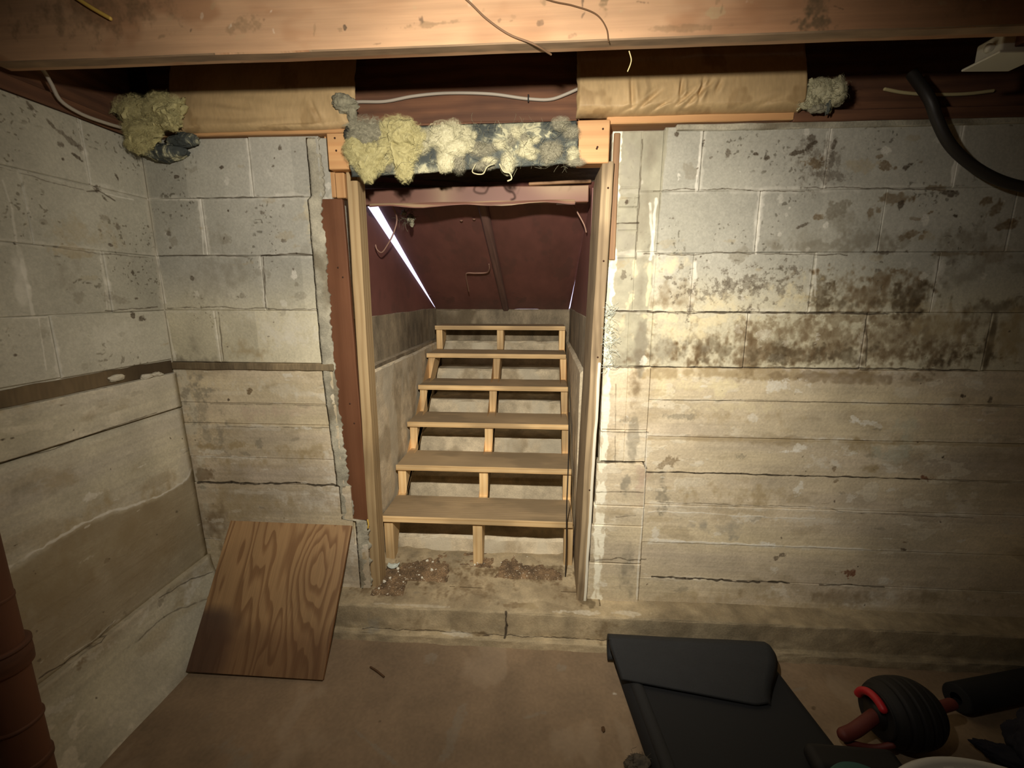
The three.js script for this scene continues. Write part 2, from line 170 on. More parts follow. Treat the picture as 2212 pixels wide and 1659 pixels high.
// cracks, smears and ridges: colour, width, strength, wobble, relief, points
const BACK_LINES = [
  ['ck',0.0057,0.85,0.0029,-1,[[1.871,0.700], [2.056,0.703], [2.229,0.702], [2.467,0.702], [2.684,0.701], [2.876,0.699]]],
  ['ck',0.0037,0.35,0.0018,-0.5,[[2.876,0.699], [3.239,0.695]]],
  ['ck',0.0067,0.85,0.0052,-1,[[1.923,0.248], [2.055,0.248], [2.200,0.250], [2.345,0.247], [2.461,0.248]]],
  ['ck',0.0049,0.6,0.0041,-1,[[2.576,0.246], [2.698,0.249], [2.820,0.247]]],
  ['ck',0.0052,0.75,0.0026,-1,[[1.671,1.108], [2.024,1.112], [2.415,1.115], [2.623,1.114], [2.999,1.113]]],
  ['ck',0.0036,0.35,0.0027,-0.5,[[1.865,0.983], [2.200,0.993], [2.431,0.989], [2.785,0.988], [3.179,0.982]]],
  ['be',0.0147,0.5,0.0028,-0.4,[[1.873,0.838], [2.215,0.843], [2.449,0.842], [2.761,0.839], [3.208,0.841]]],
  ['ck',0.0039,0.35,0.0039,-0.5,[[1.924,0.576], [2.241,0.573], [2.482,0.575], [2.688,0.558], [3.087,0.553]]],
  ['wh',0.0081,0.75,0.0040,0.5,[[1.935,0.411], [2.186,0.413], [2.363,0.408], [2.538,0.408], [2.778,0.406]]],
  ['wh',0.0059,0.6,0.0039,0.4,[[1.891,0.537], [2.104,0.537], [2.315,0.529], [2.522,0.529]]],
  ['ck',0.0057,0.85,0.0019,-1,[[1.670,0.736], [1.773,0.739], [1.858,0.739], [1.873,0.715]]],
  ['ck',0.0049,0.4,0.0020,-0.6,[[1.680,0.613], [1.779,0.620], [1.865,0.619]]],
  ['ck',0.0050,0.4,0.0020,-0.6,[[1.766,0.513], [1.841,0.520]]],
  ['ck',0.0052,0.5,0.0042,-0.6,[[1.674,0.322], [1.774,0.331], [1.894,0.328]]],
  ['wh',0.0073,0.7,0.0018,0.3,[[1.865,0.858], [1.872,0.623], [1.863,0.322], [1.865,0.153]]],
  ['ck',0.0046,0.5,0.0018,-0.6,[[1.680,0.858], [1.872,0.860]]],
  ['ck',0.0039,0.35,0.0018,-0.5,[[1.742,1.045], [1.752,0.734]]],
  ['ck',0.0046,0.75,0.0015,-1,[[1.697,1.618], [1.795,1.620]]],
  ['ck',0.0030,0.4,0.0015,-0.5,[[1.733,1.701], [1.791,1.701]]],
  ['ck',0.0036,0.5,0.0022,-0.6,[[1.793,1.888], [1.793,1.713], [1.792,1.622], [1.792,1.497]]],
  ['ck',0.0033,0.6,0.0030,-0.6,[[1.840,1.724], [1.945,1.727], [2.068,1.727], [2.191,1.716], [2.338,1.714]]],
  ['ck',0.0038,0.5,0.0036,-0.6,[[2.337,1.726], [2.458,1.727], [2.621,1.719], [2.810,1.710]]],
  ['ck',0.0038,0.6,0.0039,-0.7,[[1.820,1.516], [1.961,1.510], [2.087,1.518], [2.305,1.510], [2.504,1.508]]],
  ['ck',0.0056,0.8,0.0033,-1,[[1.713,1.316], [1.845,1.313], [2.008,1.310], [2.201,1.312], [2.391,1.311], [2.686,1.309]]],
  ['wh',0.0085,0.7,0.0028,0.5,[[1.986,1.906], [1.986,1.827], [1.982,1.769], [1.982,1.722]]],
  ['wh',0.0070,0.5,0.0021,0.4,[[2.388,1.897], [2.389,1.834], [2.388,1.813]]],
  ['wh',0.0098,0.75,0.0021,0.6,[[2.801,1.805], [2.802,1.739]]],
  ['wh',0.0082,0.5,0.0021,0.4,[[2.800,1.888], [2.801,1.840]]],
  ['wh',0.0089,0.7,0.0030,0.5,[[2.197,1.700], [2.201,1.633], [2.202,1.514]]],
  ['wh',0.0091,0.7,0.0038,0.4,[[1.830,1.682], [1.853,1.513]]],
  ['wh',0.0105,0.75,0.0030,0.4,[[1.849,1.697], [1.848,1.590], [1.844,1.497]]],
  ['cr',0.0127,0.8,0.0032,0.3,[[1.842,1.481], [1.843,1.401], [1.840,1.336]]],
  ['wh',0.0125,0.6,0.0031,0.3,[[2.000,1.496], [2.002,1.433]]],
  ['wh',0.0077,0.5,0.0031,0.3,[[2.404,1.494], [2.415,1.369]]],
  ['ck',0.0046,0.5,0.0030,-0.5,[[2.803,1.492], [2.807,1.416], [2.805,1.369]]],
  ['ck',0.0048,0.5,0.0032,-0.5,[[2.600,1.289], [2.622,1.125]]],
  ['wh',0.0064,0.7,0.0019,0.5,[[0.001,1.720], [0.128,1.717], [0.191,1.716]]],
  ['ck',0.0040,0.5,0.0024,-0.5,[[0.192,1.721], [0.396,1.720], [0.596,1.722]]],
  ['wh',0.0080,0.6,0.0019,0.5,[[0.196,1.715], [0.195,1.604], [0.190,1.518]]],
  ['wh',0.0045,0.5,0.0018,0.4,[[0.412,1.899], [0.398,1.728]]],
  ['ck',0.0042,0.45,0.0025,-0.6,[[0.005,1.517], [0.190,1.518], [0.407,1.513]]],
  ['ck',0.0058,0.7,0.0025,-0.8,[[0.411,1.515], [0.551,1.523], [0.639,1.516]]],
  ['ck',0.0067,0.55,0.0025,-0.8,[[0.421,1.510], [0.409,1.326]]],
  ['ck',0.0044,0.45,0.0035,-0.6,[[0.011,1.321], [0.237,1.325], [0.421,1.319], [0.622,1.319]]],
  ['ck',0.0044,0.5,0.0018,-0.6,[[0.218,1.306], [0.215,1.117]]],
  ['wh',0.0093,0.75,0.0023,0.5,[[-0.009,1.862], [0.000,1.717], [-0.004,1.606], [0.001,1.510], [0.007,1.341]]],
  ['wh',0.0072,0.5,0.0036,0.3,[[0.004,1.279], [0.013,1.115]]],
  ['ck',0.0038,0.4,0.0019,-0.5,[[0.138,0.943], [0.418,0.944], [0.636,0.942]]],
  ['ck',0.0039,0.4,0.0020,-0.5,[[0.154,0.847], [0.408,0.850], [0.638,0.851]]],
  ['ck',0.0073,0.8,0.0042,-1,[[0.036,0.602], [0.182,0.605], [0.302,0.604], [0.462,0.611], [0.667,0.605]]],
  ['wh',0.0081,0.6,0.0040,0.4,[[0.047,0.719], [0.196,0.717], [0.345,0.721]]],
  ['wh',0.0082,0.6,0.0031,0.4,[[0.015,0.668], [0.022,0.480], [0.023,0.264]]],
];
// the same for the left wall, in metres towards the room and up
const SIDE_MARKS = [
  ['wh',0.474,1.396,0.023,0.102,5,0.5,0.6,10], ['gy2',0.355,1.425,0.069,0.083,0,0.3,0.9,8], ['dk',0.242,1.797,0.021,0.006,30,0.8,0.9,50], ['dk',0.288,1.778,0.007,0.007,0,0.8,0.8,50],
  ['dk',0.196,1.718,0.016,0.012,30,0.7,0.9,50], ['dk',0.170,1.687,0.014,0.006,40,0.7,0.9,50], ['dk',0.113,1.766,0.018,0.008,50,0.8,0.9,50], ['dk',0.229,1.827,0.009,0.017,-10,0.5,0.9,50],
  ['dk',0.310,1.873,0.014,0.005,40,0.6,0.9,50], ['dk',0.355,1.900,0.013,0.004,50,0.6,0.9,50], ['gy',0.190,1.626,0.017,0.012,0,0.7,1,40], ['dk',0.143,1.603,0.009,0.022,0,0.6,0.9,40],
  ['dk',0.262,1.844,0.030,0.008,30,0.5,1,50], ['dk',0.287,1.821,0.009,0.008,0,0.6,1,50], ['dk',0.112,1.449,0.008,0.013,0,0.8,0.8,50], ['dk',0.181,1.538,0.009,0.005,0,0.7,0.8,50],
  ['dk',0.115,1.360,0.010,0.005,0,0.7,0.8,50], ['dk',0.140,1.300,0.011,0.013,0,0.8,0.9,50], ['dk',0.100,1.284,0.016,0.010,30,0.7,0.9,50], ['dk',0.466,1.513,0.007,0.005,0,0.8,0.8,50],
  ['dk',0.526,1.209,0.006,0.004,0,0.7,0.8,50], ['dk',0.585,0.986,0.009,0.005,0,0.7,0.9,50], ['dk',0.606,0.990,0.010,0.004,0,0.7,0.9,50], ['br',0.440,1.045,0.013,0.003,0,0.6,0.9,50],
  ['wh',0.320,1.101,0.040,0.018,0,0.5,0.5,20], ['gy2',0.581,0.831,0.065,0.039,0,0.4,0.9,8], ['wh',0.236,1.245,0.100,0.062,0,0.25,1,16], ['wh',0.411,0.737,0.031,0.013,0,0.8,0.9,40],
  ['be',0.507,0.614,0.199,0.070,-30,0.8,0.5,6], ['be',0.273,0.564,0.190,0.099,-20,0.8,0.5,6], ['be',0.572,0.485,0.126,0.069,-20,0.7,0.6,6], ['be',0.241,0.415,0.165,0.069,-20,0.7,0.6,6],
  ['wh',0.091,0.246,0.080,0.027,-10,0.85,0.7,24], ['wh',0.123,0.205,0.086,0.023,-30,0.6,0.8,24], ['wh',0.608,0.428,0.055,0.022,0,0.45,0.8,14], ['wh',0.424,0.282,0.013,0.009,0,0.95,0.7,40],
  ['gy',0.393,0.289,0.014,0.016,0,0.7,1,40], ['br',0.415,0.504,0.010,0.009,0,0.7,0.9,40], ['gy',0.251,0.247,0.037,0.009,-20,0.7,1,40], ['br',0.529,0.270,0.076,0.012,-28,0.6,1,30],
  ['wh',0.331,0.249,0.050,0.010,-30,0.4,1.1,40],
];
const SIDE_LINES = [
  ['wh',0.0061,0.35,0.0018,0.3,[[0.465,1.678], [0.457,1.608], [0.464,1.509]]],
  ['wh',0.0127,0.5,0.0019,0.5,[[0.459,1.503], [0.456,1.396], [0.459,1.318]]],
  ['ck',0.0024,0.4,0.0024,-0.5,[[0.481,1.709], [0.414,1.711], [0.329,1.702], [0.231,1.701]]],
  ['ck',0.0044,0.6,0.0029,-0.7,[[0.231,1.701], [0.189,1.712], [0.135,1.691]]],
  ['wh',0.0045,0.6,0.0023,0.4,[[0.166,1.706], [0.061,1.705]]],
  ['ck',0.0033,0.4,0.0027,-0.5,[[0.391,1.514], [0.220,1.507], [0.038,1.509]]],
  ['wh',0.0042,0.5,0.0024,0.3,[[0.556,1.312], [0.466,1.310], [0.303,1.316]]],
  ['ck',0.0046,0.6,0.0030,-0.7,[[0.238,1.320], [0.031,1.326]]],
  ['wh',0.0060,0.5,0.0023,0.4,[[0.223,1.489], [0.229,1.326]]],
  ['wh',0.0053,0.5,0.0026,0.4,[[0.445,1.304], [0.456,1.155]]],
  ['ck',0.0032,0.5,0.0012,-0.8,[[0.628,0.930], [0.489,0.922], [0.311,0.933], [0.124,0.936]]],
  ['wh',0.0086,0.8,0.0049,0.3,[[0.683,0.645], [0.591,0.650], [0.484,0.663], [0.378,0.659], [0.278,0.636], [0.161,0.623], [0.044,0.635], [0.007,0.666]]],
  ['ck',0.0040,0.6,0.0040,-0.8,[[0.665,0.291], [0.597,0.282], [0.499,0.269], [0.439,0.290]]],
  ['wh',0.0042,0.6,0.0042,0.4,[[0.595,0.293], [0.512,0.281], [0.430,0.291]]],
  ['ck',0.0052,0.5,0.0043,-0.7,[[0.270,0.257], [0.118,0.233], [0.022,0.200]]],
  ['ck',0.0047,0.4,0.0039,-0.5,[[0.433,0.185], [0.282,0.191], [0.038,0.110]]],
];
// ------------------------------------------------------------------ wall finish
const YMID = 1.11, COURSE = 0.2032;
function wallBase(seedN, side) {
  return (x, y, o) => {
    const big = fbm(x * 2.1, y * 2.1, seedN, 4) - 0.5, mid = fbm(x * 9, y * 9, seedN + 5, 4) - 0.5, fine = vn(x * 170, y * 170, seedN + 9) - 0.5, grit = vn(x * 330, y * 330, seedN + 11) - 0.5;
    let r, g, b, h;
    if (y > YMID) {
      const row = Math.floor((y - YMID) / COURSE), off = (row & 1) ? 0.0 : 0.2032, col = Math.floor((x - 0.36 * side + off + 10) / 0.4064), t = hash(row, col, 71 + side) - 0.5;
      const grey = side ? 0.75 : sst(1.26, 1.5, y + 0.08 * mid);                  // the top courses carry a greyer coat than the one above the ledge
      r = mix(210, 178, grey); g = mix(202, 175, grey); b = mix(174, 161, grey);
      const v = 1 + 0.16 * big + 0.15 * mid + 0.11 * t; r *= v; g *= v; b *= v * (1 + 0.03 * big);
      h = 0.18 * mid + 0.10 * fine;
      const pit = 0.8 * sst(0.72, 0.8, fbm(x * 95 + 9 * mid, y * 95, seedN + 21, 2)) * sst(0.56, 0.68, fbm(x * 7, y * 7, seedN + 23, 3));
      r -= 60 * pit; g -= 62 * pit; b -= 62 * pit; h -= 0.25 * pit;
    } else {
      const grain = fbm(x * 3.2, y * 75, seedN + 31, 3) - 0.5, band = fbm(x * 1.5, y * 9, seedN + 33, 3) - 0.5;
      r = 205; g = 190; b = 162;
      if (side) { r = 202; g = 194; b = 170; }
      const v = 1 + 0.26 * big + 0.20 * mid + 0.10 * grain + 0.10 * band; r *= v; g *= v; b *= v * (1 - 0.10 * band);
      h = 0.22 * mid + 0.28 * grain + 0.12 * fine;
      const flake = sst(0.60, 0.66, fbm(x * 14, y * 30, seedN + 37, 4)) * sst(0.46, 0.6, fbm(x * 3, y * 3, seedN + 39, 3));
      r = mix(r, 226, flake * 0.6); g = mix(g, 216, flake * 0.6); b = mix(b, 192, flake * 0.6); h += 0.12 * flake;
      const worn = sst(0.58, 0.74, fbm(x * 6 + 7, y * 13, seedN + 41, 5)); r = mix(r, 160, worn * 0.35); g = mix(g, 143, worn * 0.35); b = mix(b, 112, worn * 0.35); h -= 0.08 * worn;
    }
    const sp = 1 + 0.07 * fine + 0.06 * grit; o[0] = r * sp; o[1] = g * sp; o[2] = b * sp; o[3] = h;
  };
}
const BW = 3.5, BH = 1.96;
const backPaint = new Paint(2048, 1147, 0, 0, BW, BH).fill(wallBase(100, 0));
// the bare strip and old whitewash right of the doorway
backPaint.over(1.69, 1.11, 1.90, 1.96, (x, y) => { const e = 0.155 + 0.012 * (fbm(1, y * 20, 5, 3) - 0.5) - (x - 1.70) + (y - 1.4) * 0.045, n = fbm(x * 26, y * 26, 8, 4); return [[136 + 48 * n, 131 + 48 * n, 112 + 42 * n], sst(0, 0.006, e) * 0.8, -0.1]; });
backPaint.over(1.675, 0.1, 1.725, 1.96, (x, y) => { const e = 0.020 + 0.026 * (fbm(2, y * 34, 15, 4) - 0.5) - Math.abs(x - 1.703); return [[246, 240, 216], sst(0, 0.005, e) * (0.35 + 0.65 * sst(0.4, 0.5, fbm(x * 60, y * 22, 17, 3))), 0.15]; });
function smears(p, rows, cols, s0, w) {
  for (const y of rows) for (let x = 0; x < w; x += 0.10) { const k = hash(Math.round(x * 100), Math.round(y * 100), s0); if (k > 0.35) p.line('wh', 0.012 + 0.010 * k, 0.34 * k, 0.004, 0.25, [[x, y + 0.004 * (k - 0.5)], [x + 0.11, y + 0.003 * (k - 0.7)]], Math.round(k * 7)); }
  for (const [x, y] of cols) { const k = hash(Math.round(x * 100), Math.round(y * 100), s0 + 5); p.line('wh', 0.014 + 0.010 * k, 0.28 + 0.3 * k, 0.004, 0.3, [[x, y + 0.01], [x + 0.003 * (k - 0.5), y + 0.10], [x, y + 0.195]], Math.round(k * 7)); }
}
const R4 = [1.11, 1.313, 1.516, 1.72];
smears(backPaint, R4.slice(1), [[0.203, R4[0]], [0.409, R4[1]], [0.206, R4[2]], [0.409, R4[3]], [2.196, R4[0]], [2.602, R4[0]], [1.993, R4[1]], [2.399, R4[1]], [2.806, R4[1]], [2.196, R4[2]], [2.602, R4[2]], [1.993, R4[3]], [2.399, R4[3]], [2.806, R4[3]]], 41, 3.4);
smears(backPaint, [0.248, 0.404, 0.566, 0.845, 0.988], [], 45, 3.4);
backPaint.over(0, 0.3, 0.12, 1.92, (x, y) => { const n = fbm(x * 30, y * 24, 55, 4), e = (y < 1.09 ? 0.07 : 0.018) * (0.5 + n) - x; return [[206, 198, 176], sst(0, 0.02, e) * (y < 1.09 ? 0.75 * sst(0.35, 0.6, n) : 0.7), 0.3 * (n - 0.3)]; });
BACK_MARKS.forEach((m, i) => backPaint.mark(...m, i % 9));
BACK_LINES.forEach((l, i) => backPaint.line(...l, i % 7));
function scuffs(p, n, s0, w) {                                  // small scrapes, flakes and spots strewn over a wall
  seed(s0);
  for (let i = 0; i < n; i++) {
    const x = rr(0, w), y = rr(0.12, 1.9), up = y > YMID, k = rnd(), l = rr(0.006, 0.03) * (rnd() < 0.15 ? 2 : 1);
    if (k < 0.38) p.mark('wh', x, y, up ? l * 0.5 : l, up ? l * 0.8 : l * 0.22, rr(-12, 12), rr(0.3, 0.75), 1.1, 50, i % 9);
    else if (k < 0.62) p.mark('dk', x, y, rr(0.002, 0.007), rr(0.002, 0.005), rr(0, 90), rr(0.4, 0.8), 0.8, 70, i % 9);
    else if (k < 0.82) p.mark('gy2', x, y, l * 1.3, l * (up ? 0.9 : 0.35), rr(-20, 20), rr(0.25, 0.55), 1, 34, i % 9);
    else p.mark('be', x, y, l * 2, l * (up ? 0.7 : 0.5), rr(-8, 8), rr(0.2, 0.45), 1, 24, i % 9);
  }
}
scuffs(backPaint, 420, 2024, 3.4);
const backTex = backPaint.done();
const sidePaint = new Paint(1024, 1147, 0, 0, 1.75, BH).fill(wallBase(300, 1));
smears(sidePaint, R4.slice(1), [[0.418, R4[0]], [0.215, R4[1]], [0.621, R4[1]], [0.418, R4[2]], [0.215, R4[3]], [0.621, R4[3]]], 47, 1.7);
sidePaint.over(0, 0.3, 0.12, 1.92, (x, y) => { const n = fbm(x * 30, y * 24, 57, 4), e = (y < 1.09 ? 0.06 : 0.02) * (0.5 + n) - x; return [[206, 198, 178], sst(0, 0.02, e) * (y < 1.09 ? 0.6 * sst(0.35, 0.6, n) : 0.6), 0.3 * (n - 0.3)]; });
SIDE_MARKS.forEach((m, i) => sidePaint.mark(...m, i % 9));
{ // damp, browner concrete below the tide line
  const tide = SIDE_LINES.find((l) => l[5].length === 8)[5];
  const at = (z) => { for (let i = 0; i + 1 < tide.length; i++) { const [a, b] = tide[i], [c, d] = tide[i + 1]; if (z <= a && z >= c) return b + ((d - b) * (z - a)) / (c - a); } return z > tide[0][0] ? tide[0][1] - (z - tide[0][0]) * 0.3 : tide[7][1]; };
  sidePaint.over(0, 0.2, 1.75, 0.9, (x, y) => { const d = at(x) - y + 0.02 * (fbm(x * 20, y * 20, 380, 3) - 0.5); return [[150, 134, 104], sst(0, 0.02, d) * sst(0.2, 0.34, y + 0.1 * (fbm(x * 6, y * 6, 382, 3) - 0.5)) * (0.45 + 0.5 * fbm(x * 9, y * 9, 384, 4)), -0.02]; });
}
SIDE_LINES.forEach((l, i) => sidePaint.line(...l, i % 7));
scuffs(sidePaint, 150, 2025, 1.7);
const sideTex = sidePaint.done();
const M = {
  back: surf(backTex, 0.88, 0.007), side: surf(sideTex, 0.85, 0.007),
};
// dusty concrete of the floor
{
  const p = new Paint(1024, 1024, 0, 0, 3.5, 3.5).fill((x, y, o) => {
    const a = fbm(x * 1.6, y * 1.6, 500, 5) - 0.5, b = fbm(x * 11, y * 11, 505, 4) - 0.5, f = vn(x * 140, y * 140, 509) - 0.5, v = 1 + 0.34 * a + 0.2 * b + 0.09 * f;
    const pale = sst(0.62, 0.72, fbm(x * 7, y * 4, 511, 4)) * 0.3;
    o[0] = mix(140 * v, 180, pale); o[1] = mix(119 * v, 162, pale); o[2] = mix(94 * v, 138, pale); o[3] = 0.3 * b + 0.15 * f;
  });
  for (const [x, y, rx, ry, t] of [[0.95, 0.55, 0.12, 0.006, 30], [1.2, 0.5, 0.02, 0.10, 8], [1.45, 0.42, 0.05, 0.008, -20], [0.55, 0.62, 0.16, 0.03, 35], [2.4, 0.25, 0.05, 0.006, -15], [1.9, 0.18, 0.08, 0.01, 5], [1.55, 0.22, 0.02, 0.02, 0], [1.06, 0.2, 0.03, 0.03, 0]]) p.mark('gy3', x, y, rx, ry, t, 0.45, 0.9, 30);
  for (let i = 0; i < 26; i++) { seed(900 + i); p.mark(rnd() < 0.6 ? 'mo' : 'wh', rr(0.3, 3.2), rr(0.15, 1.6), rr(0.004, 0.014), rr(0.003, 0.008), rr(0, 180), 0.7, 0.8, 50); }
  M.floor = surf(p.done(), 0.8, 0.004);
}
const plain = (w, h, m, fn) => new Paint(w, h, 0, 0, m, (m * h) / w).fill(fn).done();
const conc = (s, r, g, b, k = 1, stain = 0.6) => (x, y, o) => {
  const a = fbm(x * 4, y * 4, s, 5) - 0.5, c = fbm(x * 24, y * 24, s + 7, 4) - 0.5, f = vn(x * 260, y * 260, s + 9) - 0.5, st = sst(0.58, 0.7, fbm(x * 6 + 3, y * 5, s + 12, 4)), v = 1 + k * (0.5 * a + 0.34 * c + 0.12 * f);
  o[0] = mix(r * v, r * 0.62, st * stain); o[1] = mix(g * v, g * 0.58, st * stain); o[2] = mix(b * v, b * 0.52, st * stain); o[3] = 0.55 * c + 0.2 * f - 0.1 * st;
};
{ // u along the wall, v up the face and back over the top of the kerb and threshold
  const p = new Paint(1536, 439, 0, 0, 3.5, 1).fill(conc(600, 166, 150, 120, 0.9, 0.2));
  p.line('ck', 0.008, 0.9, 0.004, -1, [[1.335, 0.535], [1.338, 0.47], [1.333, 0.41]]); p.line('ck', 0.004, 0.7, 0.005, -0.8, [[0.75, 0.425], [1.1, 0.428], [1.5, 0.424], [2.0, 0.43]]);
  for (const [k, x, y, rx, ry, a] of [['br', 1.24, 0.425, 0.05, 0.014, 0.85], ['dk', 1.26, 0.42, 0.022, 0.008, 0.8], ['br', 1.36, 0.575, 0.05, 0.022, 0.6], ['be', 1.42, 0.57, 0.05, 0.02, 0.6], ['wh', 1.12, 0.42, 0.09, 0.012, 0.5], ['wh', 1.62, 0.55, 0.10, 0.014, 0.6], ['wh', 1.82, 0.56, 0.10, 0.02, 0.5], ['wh', 0.95, 0.545, 0.2, 0.008, 0.35], ['gy3', 0.78, 0.46, 0.05, 0.05, 0.5], ['br', 1.70, 0.46, 0.06, 0.05, 0.5], ['br', 0.98, 0.47, 0.06, 0.04, 0.35], ['br', 0.80, 0.70, 0.13, 0.10, 0.75], ['br', 1.05, 0.80, 0.28, 0.05, 0.7], ['br', 1.45, 0.78, 0.22, 0.08, 0.7], ['mo', 0.86, 0.76, 0.12, 0.06, 0.6], ['mo', 1.52, 0.80, 0.12, 0.05, 0.55], ['br', 1.17, 0.68, 0.16, 0.10, 0.5], ['br', 1.60, 0.66, 0.08, 0.08, 0.45], ['br', 0.75, 0.60, 0.08, 0.05, 0.5], ['mo', 1.67, 0.62, 0.03, 0.04, 0.6], ['gy2', 0.95, 0.62, 0.02, 0.012, 0.6]]) p.mark(k, x, y, rx, ry, 0, a, 0.9, 22);
  M.footing = surf(p.done(), 0.9, 0.006);
}
M.soil = surf(plain(512, 512, 0.5, (x, y, o) => { const a = fbm(x * 30, y * 30, 690, 4) - 0.5, f = vn(x * 380, y * 380, 694), v = 1 + 0.7 * a + 0.5 * (f - 0.5), l = sst(0.86, 0.92, vn(x * 170, y * 170, 697)); o[0] = mix(122 * v, 206, l); o[1] = mix(100 * v, 196, l); o[2] = mix(74 * v, 174, l); o[3] = a + 0.4 * (f - 0.5); }), 1, 0.006);
M.mortar = surf(plain(512, 512, 0.6, conc(620, 172, 166, 146)), 0.92, 0.006);
M.stairwell = surf(plain(512, 512, 1.0, (x, y, o) => { conc(640, 204, 190, 162, 0.9, 0.35)(x, y, o); const w = sst(0.52, 0.66, fbm(x * 8, y * 3.2, 655, 4)); for (let i = 0; i < 3; i++) o[i] = mix(o[i], [206, 198, 176][i], w * 0.6); }), 0.9, 0.006);
M.curb = surf(plain(512, 256, 1.0, conc(660, 138, 126, 104, 1.2)), 0.9, 0.005);
M.dirtSlab = surf(plain(512, 512, 1.0, conc(680, 158, 140, 108, 0.9)), 0.95, 0.006);
// woods: u across the grain, v along it, in metres
const woodTex = (s, w, h, m, light, dark, opts = {}) => plain(w, h, m, (x, y, o) => {
  const { ring = 46, dirt = 0.4, dirtCol = [88, 72, 52], wave = 0.03 } = opts;
  const bend = wave * (fbm(x * 5, y * 1.1, s, 3) - 0.5) * 2, q = (x + bend) * ring, g = Math.pow(0.5 + 0.5 * Math.sin(q * 6.283 + 2 * fbm(x * 6, y * 2, s + 3, 2)), 1.6);
  const fib = fbm(x * 260, y * 7, s + 5, 3) - 0.5, big = fbm(x * 5, y * 3, s + 8, 4) - 0.5, d = dirt * sst(0.45, 0.75, fbm(x * 9 + 5, y * 4, s + 11, 4));
  const t = clamp(0.55 * g + 0.5 * fib + 0.1), v = 1 + 0.28 * big;
  for (let i = 0; i < 3; i++) o[i] = mix(mix(light[i], dark[i], t) * v, dirtCol[i], d);
  o[3] = -0.4 * g * 0.5 + 0.35 * fib;
});
M.pine = surf(woodTex(700, 256, 1024, 0.25, [232, 200, 148], [206, 168, 114], { dirt: 0.22 }), 0.72, 0.0015);
M.post = surf(woodTex(710, 256, 1024, 0.25, [186, 160, 118], [158, 130, 90], { dirt: 0.35, dirtCol: [112, 92, 64] }), 0.8, 0.002);
M.bed = surf(plain(512, 128, 1.0, conc(665, 104, 88, 64, 1.2)), 0.95, 0.006);
M.bedPale = surf(plain(512, 128, 1.0, conc(667, 146, 128, 98, 1.2)), 0.95, 0.006);
M.newPine = surf(woodTex(720, 256, 512, 0.25, [208, 162, 110], [190, 140, 92], { dirt: 0.12, ring: 30 }), 0.65, 0.001);
M.greyWood = surf(woodTex(740, 256, 1024, 0.25, [176, 154, 120], [122, 104, 78], { dirt: 0.45, ring: 60 }), 0.82, 0.003);
M.treadEdge = M.pine;
M.tread = surf(woodTex(760, 256, 1024, 0.3, [166, 144, 110], [148, 126, 94], { dirt: 0.55, dirtCol: [124, 108, 82] }), 0.85, 0.0015);
M.brownPaint = surf(woodTex(780, 256, 1024, 0.25, [120, 80, 56], [106, 68, 46], { dirt: 0.3, dirtCol: [66, 40, 28], ring: 16 }), 0.42, 0.0008);
M.brownStrip = surf(woodTex(790, 128, 512, 0.25, [146, 112, 78], [118, 88, 60], { dirt: 0.3 }), 0.7, 0.001);
M.oldBeam = surf(woodTex(800, 256, 1024, 0.3, [124, 84, 58], [92, 60, 42], { dirt: 0.4, dirtCol: [70, 48, 36], ring: 22 }), 0.8, 0.0015);
M.subfloor = surf(woodTex(810, 128, 512, 0.25, [86, 66, 46], [58, 44, 32]), 0.9, 0.001);
